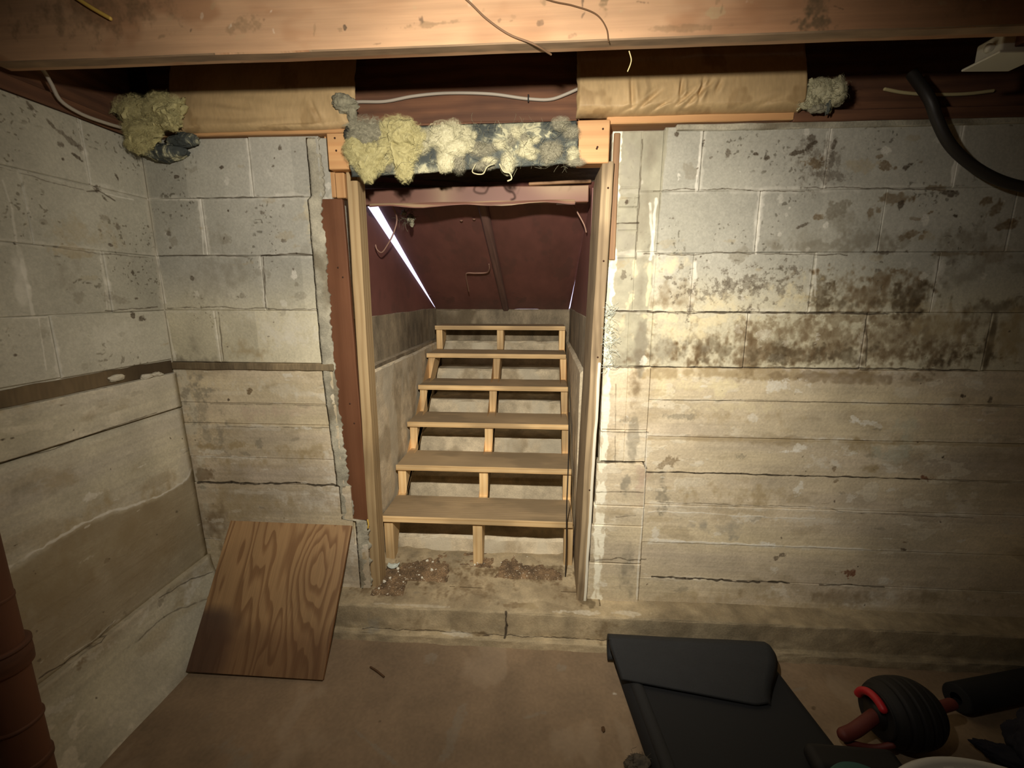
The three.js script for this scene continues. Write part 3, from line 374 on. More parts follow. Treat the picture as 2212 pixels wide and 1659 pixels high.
// the joist above: broad stains, drips and a few knots on orange-brown timber
{
  const p = new Paint(2048, 192, 0, 0, 3.5, 0.32).fill((x, y, o) => {
    const bend = 0.02 * fbm(x * 1.2, y * 6, 820, 3), g = Math.pow(0.5 + 0.5 * Math.sin((y + bend) * 190 + 3 * fbm(x * 2, y * 8, 824, 3)), 2), fib = fbm(x * 9, y * 300, 826, 3) - 0.5, big = fbm(x * 2.2, y * 7, 828, 5) - 0.5, blot = sst(0.56, 0.7, fbm(x * 5, y * 8, 829, 4));
    const v = 1 + 0.36 * big + 0.08 * fib - 0.03 * g; o[0] = 184 * v; o[1] = 146 * v; o[2] = 110 * v;
    for (let i = 0; i < 3; i++) o[i] = mix(o[i], [148, 104, 70][i], blot * 0.5); o[3] = -0.25 * g + 0.3 * fib; const age = 0.5 * sst(0.46, 0.62, fbm(x * 1.7 + 4, y * 3, 837, 4)); for (let i = 0; i < 3; i++) o[i] = mix(o[i], [136, 92, 60][i] * v, age); const un = sst(0.262, 0.268, y + 0.006 * (fbm(x * 20, 3, 833, 2) - 0.5)); for (let i = 0; i < 3; i++) o[i] = mix(o[i], [124, 104, 80][i] * (0.8 + 0.5 * fbm(x * 14, y * 60, 835, 4)), un * 0.85);
  });
  for (const [k, x, y, rx, ry, t, al] of [['br', 1.60, 0.10, 0.013, 0.05, 4, 0.8], ['br', 1.45, 0.12, 0.012, 0.05, 16, 0.45], ['mo', 2.09, 0.06, 0.035, 0.10, 0, 0.7], ['mo', 2.10, 0.02, 0.05, 0.02, 0, 0.6], ['dk', 0.97, 0.05, 0.006, 0.008, 0, 0.8], ['br', 1.95, 0.1, 0.025, 0.012, -60, 0.6], ['be', 1.86, 0.05, 0.02, 0.012, 0, 0.6], ['dk', 1.16, 0.06, 0.008, 0.014, 0, 0.6], ['br', 0.7, 0.06, 0.05, 0.02, 10, 0.4], ['br', 1.2, 0.05, 0.10, 0.008, 4, 0.45], ['mo', 0.3, 0.1, 0.2, 0.05, 0, 0.35], ['mo', 2.8, 0.08, 0.4, 0.06, 0, 0.35], ['dk', 1.55, 0.085, 0.004, 0.02, 0, 0.6], ['br', 1.78, 0.02, 0.10, 0.008, 0, 0.4]]) p.mark(k, x, y, rx, ry, t, al, 0.8, 40);
  for (let i = 0; i < 120; i++) { seed(4000 + i); p.mark(['dk', 'be', 'br', 'wh'][i % 4], rr(0.3, 3.2), rr(0.01, 0.25), rr(0.003, 0.02), rr(0.002, 0.007), rr(-30, 90), rr(0.2, 0.5), 1, 45, i % 9); }
  M.joist = surf(p.done(), 0.75, 0.0015);
}
// plywood: rotary cut face with looping dark latewood, stained at the lower left
{
  const p = new Paint(768, 768, 0, 0, 0.54, 0.54).fill((x, y, o) => {
    const lx = (x - 0.385) / 0.085, ly = (y - 0.37) / 0.17, loop = Math.exp(-(lx * lx + ly * ly)) * 1.5, lo2 = Math.exp(-(((x - 0.30) / 0.05) ** 2) - ((y - 0.13) / 0.11) ** 2) * 0.9;
    const f = fbm(x * 11, y * 1.6, 840, 3) * 6.5 + x * 13 + loop * 2.2 - lo2 + (fbm(x * 26, y * 6, 844, 3) - 0.5) * 0.7, q = f - Math.floor(f);
    const late = sst(0.35, 0.82, q) * (1 - sst(0.9, 1, q)), fib = fbm(x * 420, y * 9, 846, 3) - 0.5, big = fbm(x * 4, y * 4, 848, 3) - 0.5, v = 1 + 0.22 * big + 0.16 * fib;
    for (let i = 0; i < 3; i++) o[i] = mix([166, 132, 92][i], [126, 92, 60][i], late * 0.75) * v;
    o[3] = -0.3 * late + 0.4 * fib;
    const st = sst(-0.05, 0.07, 0.13 - x + 0.05 * (fbm(x * 9, y * 9, 850, 3) - 0.5) * 2) * sst(-0.03, 0.03, 0.21 - y + 0.03 * (fbm(x * 14, y * 14, 851, 3) - 0.5)), lw = sst(0, 0.1, 0.2 - y) * 0.35;
    for (let i = 0; i < 3; i++) { o[i] = mix(o[i], [70, 52, 44][i], st * 0.75); o[i] = mix(o[i], [92, 60, 38][i], lw); }
  });
  M.plywood = surf(p.done(), 0.6, 0.0008);
  M.plyEdge = surf(woodTex(860, 64, 256, 0.1, [150, 108, 66], [88, 58, 36], { ring: 150 }), 0.8, 0.001);
}
M.kraft = surf(plain(512, 512, 0.6, (x, y, o) => { const a = fbm(x * 6, y * 6, 870, 4) - 0.5, f = fbm(x * 160, y * 60, 874, 2) - 0.5, s = sst(0.6, 0.7, fbm(x * 12, y * 9, 876, 4)), v = 1 + 0.2 * a + 0.08 * f; o[0] = 188 * v - 20 * s; o[1] = 160 * v - 20 * s; o[2] = 116 * v - 18 * s; o[3] = 0.4 * f; }), 0.62, 0.0008, { side: THREE.DoubleSide });
const fluff = (s, c, d) => surf(plain(256, 256, 0.2, (x, y, o) => { const a = fbm(x * 60, y * 60, s, 4), r = Math.abs(fbm(x * 90, y * 40, s + 4, 3) - 0.5) * 2, t = clamp(a * 0.8 + r * 0.5 - 0.2); for (let i = 0; i < 3; i++) o[i] = mix(d[i], c[i], t); o[3] = t - 0.5; }), 1, 0.004);
M.yellowWool = fluff(880, [218, 210, 156], [166, 156, 106]);
M.paleWool = fluff(884, [232, 226, 192], [176, 170, 134]);
M.greyWool = fluff(888, [186, 180, 152], [116, 112, 94]);
// black facing of the batt, with glass fibres clinging to it
M.membrane = surf(plain(1024, 256, 0.84, (x, y, o) => {
  const a = fbm(x * 14 + 0.4 * fbm(x * 9, y * 9, 890, 2), y * 14, 892, 5), ridge = 1 - Math.abs(fbm(x * 22 + fbm(y * 14, x * 11, 893, 3) * 3, y * 17 + fbm(x * 10, y * 13, 897, 3) * 3, 894, 4) - 0.5) * 2, f = vn(x * 300, y * 300, 899);
  const m = clamp(sst(0.78, 0.98, ridge) * 0.6 * sst(0.35, 0.6, a) + sst(0.42, 0.72, a) * 0.5 + 0.25 * f * sst(0.3, 0.7, a) + 0.08);
  for (let i = 0; i < 3; i++) o[i] = mix([52, 58, 58][i], [190, 186, 152][i], m); o[3] = 0.5 * m + 0.5 * (a - 0.5);
}), 0.85, 0.004, { side: THREE.DoubleSide });
M.hatch = surf(plain(512, 512, 1.2, (x, y, o) => { const a = fbm(x * 3, y * 3, 910, 4) - 0.5, b = fbm(x * 18, y * 18, 914, 4) - 0.5, ru = sst(0.62, 0.72, fbm(x * 7, y * 7, 916, 4)), v = 1 + 0.3 * a + 0.12 * b; o[0] = mix(120 * v, 100, ru * 0.5); o[1] = mix(78 * v, 70, ru * 0.5); o[2] = mix(71 * v, 64, ru * 0.5); o[3] = 0.2 * b; }), 0.55, 0.0015, { metalness: 0.0 });
M.hatchRib = surf(plain(256, 256, 1.0, (x, y, o) => { const a = fbm(x * 8, y * 8, 920, 4) - 0.5, v = 1 + 0.4 * a; o[0] = 112 * v; o[1] = 84 * v; o[2] = 76 * v; o[3] = 0.2 * a; }), 0.6, 0.001);
M.header = surf(plain(512, 128, 1.0, (x, y, o) => { const a = fbm(x * 5, y * 9, 924, 4) - 0.5, p = sst(0.44, 0.58, fbm(x * 3.4 + 0.6, y * 7, 926, 3)), v = 1 + 0.3 * a; o[0] = mix(118, 146, p) * v; o[1] = mix(80, 122, p) * v; o[2] = mix(66, 94, p) * v; o[3] = 0.3 * a; }), 0.6, 0.001);
const flat = (r, g, b, roughness, more) => new THREE.MeshStandardMaterial({ color: new THREE.Color(`rgb(${r},${g},${b})`), roughness, ...more });
M.rod = flat(148, 116, 100, 0.5, { metalness: 0.3 }); M.steel = flat(176, 176, 178, 0.35, { metalness: 0.8 }); M.nail = flat(70, 44, 28, 0.6, { metalness: 0.4 });
M.greyCable = flat(176, 166, 150, 0.55); M.thinWire = flat(112, 86, 62, 0.7); M.blackCable = flat(40, 36, 32, 0.5); M.yellowCable = flat(214, 178, 86, 0.5); M.paleTwine = flat(206, 190, 140, 0.8);
M.box = flat(206, 204, 190, 0.45); M.whitePlastic = flat(206, 206, 202, 0.35); M.teal = flat(44, 92, 86, 0.5); M.navy = flat(30, 30, 44, 0.85);
M.plaster = flat(226, 220, 200, 0.9); M.paper = flat(206, 214, 204, 0.8); M.twig = flat(92, 66, 40, 0.9);
M.foam = surf(plain(256, 256, 0.3, (x, y, o) => { const a = fbm(x * 30, y * 30, 930, 3) - 0.5, f = vn(x * 800, y * 800, 934) - 0.5, v = 1 + 0.14 * a + 0.2 * f; o[0] = 38 * v; o[1] = 38.5 * v; o[2] = 39 * v; o[3] = 0.5 * f; }), 0.8, 0.0012);
M.foamDark = flat(25, 26, 28, 0.8); M.rubber = flat(22, 20, 20, 0.7); M.red = flat(190, 36, 46, 0.45); M.redDark = flat(104, 44, 36, 0.6); M.blackPlastic = flat(30, 28, 28, 0.5);
M.rag = flat(92, 84, 72, 1);
M.pipe = surf(plain(256, 256, 0.4, (x, y, o) => { const a = fbm(x * 12, y * 12, 940, 4) - 0.5, v = 1 + 0.4 * a; o[0] = 98 * v; o[1] = 62 * v; o[2] = 42 * v; o[3] = 0.5 * a; }), 0.75, 0.002);

// ------------------------------------------------------------------ builders
const used = {};
const numbered = (n) => { used[n] = (used[n] ?? -1) + 1; return used[n] ? `${n}_${String(used[n]).padStart(3, '0')}` : n; };
const shade = (o) => { o.traverse((m) => { if (m.isMesh) m.castShadow = m.receiveShadow = true; }); return o; };
function thing(name, label, category, at = [0, 0, 0], group) {
  const o = new THREE.Group(); o.name = numbered(name); o.position.set(...at); o.userData = { label, category }; if (group) o.userData.group = group; scene.add(o); return o;
}
function struct(name, label) { const o = new THREE.Group(); o.name = name; o.userData = { kind: 'structure' }; if (label) o.userData.label = label; scene.add(o); return o; }
function part(name, geo, m, parent, label) {
  const o = new THREE.Mesh(geo, m); const n = parent.children.filter((c) => c.name === name || c.name.startsWith(name + '_0')).length;
  o.name = n ? `${name}_${String(n).padStart(3, '0')}` : name; o.castShadow = o.receiveShadow = true; if (label) o.userData.label = label; parent.add(o); return o;
}
function solo(name, geo, m, label, category, group) {          // a thing that is one mesh, set at the middle of its base
  geo.computeBoundingBox(); const b = geo.boundingBox, at = [(b.min.x + b.max.x) / 2, b.min.y, (b.min.z + b.max.z) / 2]; geo.translate(-at[0], -at[1], -at[2]);
  const o = new THREE.Mesh(geo, m); o.name = numbered(name); o.position.set(...at); o.castShadow = o.receiveShadow = true; o.userData = { label, category }; if (group) o.userData.group = group; scene.add(o); return o;
}
// uv in metres by the face's main direction; long = axis along the grain (0, 1, 2)
function boxUV(geo, long = 0, k = 4, off = 0, along = 1) {
  const g = geo.index ? geo.toNonIndexed() : geo, p = g.attributes.position, n = p.count, uv = new Float32Array(n * 2), a = V(), b = V(), c = V();
  for (let i = 0; i < n; i += 3) {
    a.fromBufferAttribute(p, i); b.fromBufferAttribute(p, i + 1); c.fromBufferAttribute(p, i + 2);
    const nn = b.clone().sub(a).cross(c.clone().sub(a)), ax = [Math.abs(nn.x), Math.abs(nn.y), Math.abs(nn.z)];
    const d = ax[0] >= ax[1] && ax[0] >= ax[2] ? 0 : ax[1] >= ax[2] ? 1 : 2;
    const rest = [0, 1, 2].filter((q) => q !== d), u = rest.includes(long) ? rest.find((q) => q !== long) : rest[0], v = rest.includes(long) ? long : rest[1];
    [a, b, c].forEach((P, j) => { uv[(i + j) * 2] = P.getComponent(u) * k + off; uv[(i + j) * 2 + 1] = P.getComponent(v) * k * along + off * 1.7; });
  }
  g.setAttribute('uv', new THREE.BufferAttribute(uv, 2)); return g;
}
let boardNo = 0;
// a board with worn edges: box displaced by noise, its corners eased
function board(w, h, d, { amp = 0.0012, seg = [0, 0, 0], ease = 0.003, k = 4, long, along = 0.25, f = 9 } = {}) {
  const sz = [w, h, d], L = long ?? sz.indexOf(Math.max(...sz)), s = seg.map((q, i) => q || Math.max(2, Math.min(40, Math.round(sz[i] / 0.03))));
  const g = new THREE.BoxGeometry(w, h, d, s[0] + 2, s[1] + 2, s[2] + 2), p = g.attributes.position, no = ++boardNo;
  for (let i = 0; i < p.count; i++) {
    const q = [p.getX(i), p.getY(i), p.getZ(i)];
    for (let a = 0; a < 3; a++) {                               // pull the first and last ring close to the edges
      const half = sz[a] / 2, step = sz[a] / (s[a] + 2), e = Math.min(ease, sz[a] * 0.2);
      const k1 = Math.round((q[a] + half) / step);
      q[a] = k1 === 0 ? -half : k1 === s[a] + 2 ? half : -half + e + ((k1 - 1) / s[a]) * (sz[a] - 2 * e);
    }
    const out = [0, 1, 2].filter((a) => Math.abs(Math.abs(q[a]) - sz[a] / 2) < 1e-6);
    if (out.length > 1) for (const a of out) q[a] *= 1 - (2 * Math.min(ease, sz[a] * 0.2) * 0.5) / sz[a];
    const n = (o) => (fbm3(q[0] * f + no * 3.1 + o, q[1] * f + o * 2, q[2] * f, 40, 3) - 0.5) * 2 * amp;
    p.setXYZ(i, q[0] + n(0), q[1] + n(9), q[2] + n(18));
  }
  const m = boxUV(toCreasedNormals(g, 0.6), L, k, no * 0.37, along); return m;
}
const box = (w, h, d, r = 0.002, long = 0, k = 4, along = 0.25) => boxUV(new RoundedBoxGeometry(w, h, d, 2, r), long, k, ++boardNo * 0.29, along);
const moved = (g, x, y, z) => g.translate(x, y, z);
// surface over a grid, given a thickness
function sheet(nu, nv, fn, thick = 0.002, uvk = [1, 1]) {
  const P = [], N = []; for (let j = 0; j <= nv; j++) for (let i = 0; i <= nu; i++) P.push(V(...fn(i / nu, j / nv)));
  const at = (i, j) => P[j * (nu + 1) + i];
  for (let j = 0; j <= nv; j++) for (let i = 0; i <= nu; i++) { const du = at(Math.min(nu, i + 1), j).clone().sub(at(Math.max(0, i - 1), j)), dv = at(i, Math.min(nv, j + 1)).clone().sub(at(i, Math.max(0, j - 1))); N.push(du.cross(dv).normalize()); }
  const pos = [], uv = [], idx = [], n = P.length;
  P.forEach((p, i) => { pos.push(p.x, p.y, p.z); uv.push(((i % (nu + 1)) / nu) * uvk[0], (Math.floor(i / (nu + 1)) / nv) * uvk[1]); });
  P.forEach((p, i) => { const q = p.clone().addScaledVector(N[i], -thick); pos.push(q.x, q.y, q.z); uv.push(uv[i * 2], uv[i * 2 + 1]); });
  for (let j = 0; j < nv; j++) for (let i = 0; i < nu; i++) { const a = j * (nu + 1) + i, b = a + 1, c = a + nu + 1, d = c + 1; idx.push(a, b, d, a, d, c, a + n, d + n, b + n, a + n, c + n, d + n); }
  const rim = (a, b) => idx.push(a, a + n, b, b, a + n, b + n);
  for (let i = 0; i < nu; i++) { rim(i, i + 1); rim(nv * (nu + 1) + i + 1, nv * (nu + 1) + i); }
  for (let j = 0; j < nv; j++) { rim((j + 1) * (nu + 1), j * (nu + 1)); rim(j * (nu + 1) + nu, (j + 1) * (nu + 1) + nu); }
  const g = new THREE.BufferGeometry(); g.setAttribute('position', new THREE.Float32BufferAttribute(pos, 3)); g.setAttribute('uv', new THREE.Float32BufferAttribute(uv, 2)); g.setIndex(idx); g.computeVertexNormals(); return g;
}
const tube = (pts, r, seg = 60, rad = 10) => new THREE.TubeGeometry(new THREE.CatmullRomCurve3(pts.map((p) => V(...p))), seg, r, rad, false);
function capped(pts, r, seg = 60, rad = 10) { const e = pts.map((p) => V(...p)), g = [tube(pts, r, seg, rad)]; for (const q of [e[0], e[e.length - 1]]) { const s = new THREE.SphereGeometry(r, rad, 6); s.translate(q.x, q.y, q.z); g.push(s); } return mergeGeometries(g); }
const lathe = (pts, seg = 40) => new THREE.LatheGeometry(pts.map(([x, y]) => new THREE.Vector2(x, y)), seg);
// a ragged lump of mineral wool
function lump(x, y, z, rx, ry, rz, s, rag = 0.55, det = 14) {
  let g = new THREE.IcosahedronGeometry(1, det); g.deleteAttribute('uv'); g.deleteAttribute('normal'); g = mergeVertices(g, 1e-4);
  const p = g.attributes.position, uv = new Float32Array(p.count * 2);
  for (let i = 0; i < p.count; i++) {
    const a = p.getX(i), b = p.getY(i), c = p.getZ(i), n = fbm3(a * 1.5 + s, b * 1.5, c * 1.5 + s, s, 3) - 0.5, m = Math.abs(fbm3(a * 4 + s, b * 4, c * 4, s + 5, 3) - 0.5) * 2, k = 1 + rag * (1.5 * n + 0.5 * m - 0.15) + 0.06 * (vn3(a * 15, b * 15, c * 15, s) - 0.5);
    p.setXYZ(i, x + a * rx * k, y + b * ry * k, z + c * rz * k); uv[i * 2] = (x + a * rx * k) * 5; uv[i * 2 + 1] = (y + b * ry * k + c * rz * k) * 5;
  }
  g.setAttribute('uv', new THREE.BufferAttribute(uv, 2)); g.computeVertexNormals(); return g;
}
// wisps of glass wool: domed veils of fibre laid over one another, thin at their ragged edges
const wispTex = [0, 1, 2, 3, 4, 5].map((k) => plainAlpha(k));          // the last three are thin films of fibre
function plainAlpha(k) {
  const thin = k > 2 ? 0.12 : 0.8;
  const n = 256, a = new Uint8Array(n * n * 4);
  for (let j = 0, i = 0; j < n; j++) for (let c = 0; c < n; c++, i++) {
    const x = (c / (n - 1)) * 2 - 1, y = (j / (n - 1)) * 2 - 1, s = 1300 + k * 40, wx = x + 0.5 * (fbm(x * 2.5 + 5, y * 2.5, s, 3) - 0.5), wy = y + 0.5 * (fbm(x * 2.5 + 5, y * 2.5, s + 9, 3) - 0.5);
    const r = Math.sqrt(wx * wx + wy * wy), an = fbm(wx * 6 + 3 * fbm(wy * 4, wx * 4, s + 15, 2), wy * 6, s + 17, 4), st = 1 - Math.abs(fbm(wx * 7 + wy * 4, wy * 22 + wx * 6, s + 21, 4) - 0.5) * 2, st2 = 1 - Math.abs(fbm(wx * 24 + wy * 7, wy * 8 - wx * 6, s + 27, 4) - 0.5) * 2;
    const body = sst(1.0, 0.25, r + 0.9 * (an - 0.5)), fib = Math.max(sst(0.80, 0.97, st), sst(0.82, 0.97, st2)), v = clamp(body * thin + body * fib * (k > 2 ? 0.55 : 0.8) + sst(0.98, 0.6, Math.hypot(x, y)) * fib * 0.35) * sst(1, 0.9, Math.hypot(x, y));
    a[i * 4] = a[i * 4 + 1] = a[i * 4 + 2] = v * 255; a[i * 4 + 3] = 255;
  }
  const t = new THREE.DataTexture(a, n, n); t.magFilter = THREE.LinearFilter; t.minFilter = THREE.LinearFilter; t.needsUpdate = true; return t;
}
const wispMats = new Map();
function wispMat(m, k) { const key = m.uuid + k; if (!wispMats.has(key)) { const w = m.clone(); w.alphaMap = wispTex[k]; w.transparent = true; w.side = THREE.DoubleSide; w.bumpMap = null; wispMats.set(key, w); } return wispMats.get(key); }
function wisp(x, y, z, rx, ry, rz, s, layers = 4) {
  const all = [], N = 14; seed(s * 7 + 3);
  for (let l = 0; l < layers; l++) {
    const pos = [], uv = [], idx = [], t = rr(0, 6.28), c = Math.cos(t), q = Math.sin(t), sc = 1.25 - 0.16 * l + rr(-0.1, 0.1), ox = rr(-0.14, 0.14) * rx, oy = rr(-0.14, 0.14) * ry;
    for (let j = 0; j <= N; j++) for (let i = 0; i <= N; i++) {
      const a = (i / N) * 2 - 1, b = (j / N) * 2 - 1, r2 = Math.min(1, a * a + b * b), X = x + ox + (a * 1.25) * rx * sc, Y = y + oy + (b * 1.25) * ry * sc;
      pos.push(X, Y, z + 0.4 * rz * (0.25 + 0.26 * l) * (1 - r2) + 0.010 * (fbm3(X * 40, Y * 40, l * 3.3 + s, s, 3) - 0.4) - 0.004 * r2); uv.push(0.5 + 0.5 * (a * c - b * q) * 0.98, 0.5 + 0.5 * (a * q + b * c) * 0.98);
    }
    for (let j = 0; j < N; j++) for (let i = 0; i < N; i++) { const a = j * (N + 1) + i; idx.push(a, a + 1, a + N + 2, a, a + N + 2, a + N + 1); }
    const g = new THREE.BufferGeometry(); g.setAttribute('position', new THREE.Float32BufferAttribute(pos, 3)); g.setAttribute('uv', new THREE.Float32BufferAttribute(uv, 2)); g.setIndex(idx); g.computeVertexNormals(); all.push(g);
  }
  return mergeGeometries(all);
}
// loose fibres standing off a surface around a centre
function fibres(n, s, where, len = 0.02, r = 0.0005) {
  seed(s); const all = [];
  for (let i = 0; i < n; i++) {
    const [x, y, z] = where(), a = rr(0, 6.28), l = len * rr(0.5, 1.4), dx = Math.cos(a) * l, dy = Math.sin(a) * l, b = rr(-0.5, 0.5) * l, c = rr(0.1, 0.5) * l;
    const g = new THREE.TubeGeometry(new THREE.QuadraticBezierCurve3(V(x, y, z), V(x + dx * 0.5 - dy * 0.5 * rr(-1, 1), y + dy * 0.5 + b, z + c), V(x + dx, y + dy, z + c * 0.6)), 5, r * rr(0.6, 1.5), 3, false); all.push(g);
  }
  return mergeGeometries(all);
}
// ------------------------------------------------------------------ the walls
// a wall piece in the wall's own plane: bevelled face towards the room, uv from its place on the wall
function slab(x0, y0, x1, y1, zf, depth, bev, uw, uh, jag = 0.0015, cut = 0) {
  const no = ++boardNo, j = (k) => (hash(no, k, 77) - 0.5) * 2 * jag, C = [[x0, y0], [x1, y0], [x1, y1], [x0, y1]].map(([x, y], k) => [x + j(k), y + j(k + 9)]);
  if (cut) C.splice(2, 1, [C[2][0], C[2][1] - cut * 1.3], [C[2][0] - cut * 0.4, C[2][1] - cut * 0.35], [C[2][0] - cut * 1.3, C[2][1]]);
  const mx = (x0 + x1) / 2, my = (y0 + y1) / 2, inn = C.map(([x, y]) => [x + Math.sign(mx - x) * bev, y + Math.sign(my - y) * bev]), pos = [];
  const tri = (...p) => p.forEach((q) => pos.push(...q)), n = C.length;
  for (let i = 1; i + 1 < n; i++) tri([...inn[0], zf], [...inn[i], zf], [...inn[i + 1], zf]);
  for (let i = 0; i < n; i++) {
    const a = C[i], b = C[(i + 1) % n], c = inn[i], d = inn[(i + 1) % n], z1 = zf - bev, z2 = zf - depth;
    tri([...c, zf], [...a, z1], [...b, z1]); tri([...c, zf], [...b, z1], [...d, zf]); tri([...a, z1], [...a, z2], [...b, z2]); tri([...a, z1], [...b, z2], [...b, z1]);
  }
  for (let i = 1; i + 1 < n; i++) tri([...C[0], zf - depth], [...C[i + 1], zf - depth], [...C[i], zf - depth]);
  const g = new THREE.BufferGeometry(); g.setAttribute('position', new THREE.Float32BufferAttribute(pos, 3)); planar(g, uw, uh); g.computeVertexNormals(); return g;
}
function planar(g, uw, uh) { const p = g.attributes.position, uv = new Float32Array(p.count * 2); for (let i = 0; i < p.count; i++) { uv[i * 2] = p.getX(i) / uw; uv[i * 2 + 1] = p.getY(i) / uh; } g.setAttribute('uv', new THREE.BufferAttribute(uv, 2)); return g; }
const pack = (a, b, c, d, e, f) => moved(new THREE.BoxGeometry(b - a, d - c, f - e, 1, 1, 1), (a + b) / 2, (c + d) / 2, (e + f) / 2);
const WALL_TOP = 1.923, W = 3.5;

const wb = struct('wall_back', 'painted block wall on a board-marked concrete base, pierced by the stair opening');
part('wall_core', mergeGeometries([planar(pack(-0.2, 0.700, -0.1, 1.915, -0.2, -0.006), BW, BH), planar(pack(1.694, W + 0.2, -0.1, 1.915, -0.2, -0.006), BW, BH)]), M.back, wb);
const rowY = (k) => YMID + k * COURSE, GAP = 0.0009;
function course(k, xs, z = 0) { for (let i = 0; i + 1 < xs.length; i++) part('block', slab(xs[i] + GAP, rowY(k) + GAP, xs[i + 1] - GAP, Math.min(rowY(k + 1), WALL_TOP) - GAP, z + (hash(i, k, 5) - 0.5) * 0.003, 0.05, 0.0024, BW, BH), M.back, wb); }
course(0, [0, 0.203, 0.648]); course(1, [0, 0.409, 0.622]); course(2, [0, 0.206, 0.640]); course(3, [0, 0.409, 0.668]);
course(0, [1.865, 2.196, 2.602, 3.009, 3.415, W]); course(1, [1.865, 1.993, 2.399, 2.806, 3.212, W]); course(2, [1.865, 2.196, 2.602, 3.009, 3.415, W]); course(3, [1.865, 1.993, 2.399, 2.806, 3.212, W]);
// narrow pieces making up the jamb right of the doorway
for (const [x0, x1, ys] of [[1.722, 1.792, [1.315, 1.50, 1.594, 1.672, 1.735, 1.915]], [1.792, 1.865, [1.315, 1.52, 1.722, 1.915]], [1.700, 1.782, [1.112, 1.315]], [1.782, 1.865, [1.112, 1.315]]])
  for (let i = 0; i + 1 < ys.length; i++) part('block', slab(x0 + GAP, ys[i] + GAP, x1 - GAP, ys[i + 1] - GAP, -0.003 + (hash(i, 3, x0 * 100) - 0.5) * 0.004, 0.05, 0.003, BW, BH, 0.001), M.back, wb);
// concrete below, in the boards' courses
const bandY = [0.10, 0.248, 0.404, 0.566, 0.701, 0.845, 0.988, 1.108], bandZ = [0.004, 0.001, 0.005, 0, 0.004, 0.001, 0.003];
for (let i = 0; i < 7; i++) part('concrete_band', slab(1.868, bandY[i] + 0.0008, W, bandY[i + 1] - 0.0008, bandZ[i] * 0.7, 0.05, 0.0012, BW, BH, 0), M.back, wb);
const padY = [0.105, 0.31, 0.475, 0.56, 0.738]; for (let i = 0; i < 4; i++) part('concrete_band', slab(1.662 + 0.007 * i, padY[i] + 0.0008, 1.872, padY[i + 1] - 0.0008, 0.013 - 0.001 * i, 0.06, 0.003, BW, BH, 0.001, i === 3 ? 0.018 : 0), M.back, wb);
for (const [a, b] of [[0.741, 0.868], [0.868, 1.108]]) for (const [x0, x1] of [[1.697, 1.785], [1.785, 1.866]]) part('concrete_band', slab(x0, a + 0.001, x1, b - 0.001, 0.001 + (hash(a * 100, x0 * 99, 3) - 0.5) * 0.003, 0.05, 0.002, BW, BH, 0.0008), M.back, wb);
const lowY = [0.10, 0.345, 0.605, 0.718, 0.862, 0.948, 1.084], lowZ = [0.005, 0.006, 0.001, 0.003, 0.001, 0.003];
for (let i = 0; i < 6; i++) part('concrete_band', slab(0, lowY[i] + 0.0008, i === 0 ? 0.746 : i === 1 ? 0.690 : 0.660 + 0.004 * (3 - i), lowY[i + 1] - 0.0008, lowZ[i] * 0.7, 0.05, 0.0012, BW, BH, 0), M.back, wb);
part('mortar_bed', planar(moved(board(0.66, 0.028, 0.04, { amp: 0.004, f: 22 }), 0.33, 1.097, -0.011), 1, 1), M.bedPale, wb, 'dark dirty mortar bed under the lowest blocks');
// rough mortar and chipped block ends along the left side of the doorway
part('mortar_edge', planar(sheet(6, 260, (u, v) => { const y = 0.13 + v * 1.785, base = y < 0.455 ? 0.752 : y < 0.61 ? 0.694 : mix(0.684, 0.664, sst(0.6, 1.1, y)) + 0.012 * sst(1.71, 1.72, y), jag = 0.022 * (fbm(y * 30, 4, 31, 3) - 0.5) + 0.012 * (vn(y * 120, 3, 32) - 0.5); return [mix(base - 0.05, base + jag, u), y, 0.004 + 0.007 * (fbm(u * 3 + 9, y * 40, 33, 3) - 0.3) - 0.010 * u * u]; }, 0.03), BW, BH), M.mortar, wb, 'rough grey mortar along the left side of the opening');
{ const g = wb.children[wb.children.length - 1].geometry, p = g.attributes.position, uv = g.attributes.uv; for (let i = 0; i < p.count; i++) uv.setXY(i, p.getX(i) / 0.6, p.getY(i) / 0.6); }
part('mortar_top', boxUV(moved(board(1.60, 0.020, 0.03, { amp: 0.003, f: 14 }), 2.70, 1.918, -0.008), 0, 1.6), M.mortar, wb);

const ws = struct('wall_left', 'painted block wall on a concrete base, left of the doorway');
const turn = (g) => g.rotateY(Math.PI / 2);
function sideUV(g) { const p = g.attributes.position, uv = new Float32Array(p.count * 2); for (let i = 0; i < p.count; i++) { uv[i * 2] = p.getZ(i) / 1.75; uv[i * 2 + 1] = p.getY(i) / BH; } g.setAttribute('uv', new THREE.BufferAttribute(uv, 2)); return g; }
const sideSlab = (z0, y0, z1, y1, xf, bev = 0.0024, dep = 0.05) => sideUV(turn(slab(-z1, y0, -z0, y1, xf, dep, bev, 1, 1)));
part('wall_core', sideUV(pack(-0.2, -0.006, -0.1, 1.915, -0.2, 3.2)), M.side, ws);
for (let k = 0; k < 4; k++) { const zs = [0]; for (let z = k % 2 ? 0.215 : 0.418; z < 3.2; z += 0.4064) zs.push(z); zs.push(3.2); for (let i = 0; i + 1 < zs.length; i++) part('block', sideSlab(zs[i] + GAP, rowY(k) + (k ? GAP : 0.014), zs[i + 1] - GAP, Math.min(rowY(k + 1), 1.918) - GAP, (hash(i, k, 15) - 0.5) * 0.003), M.side, ws); }
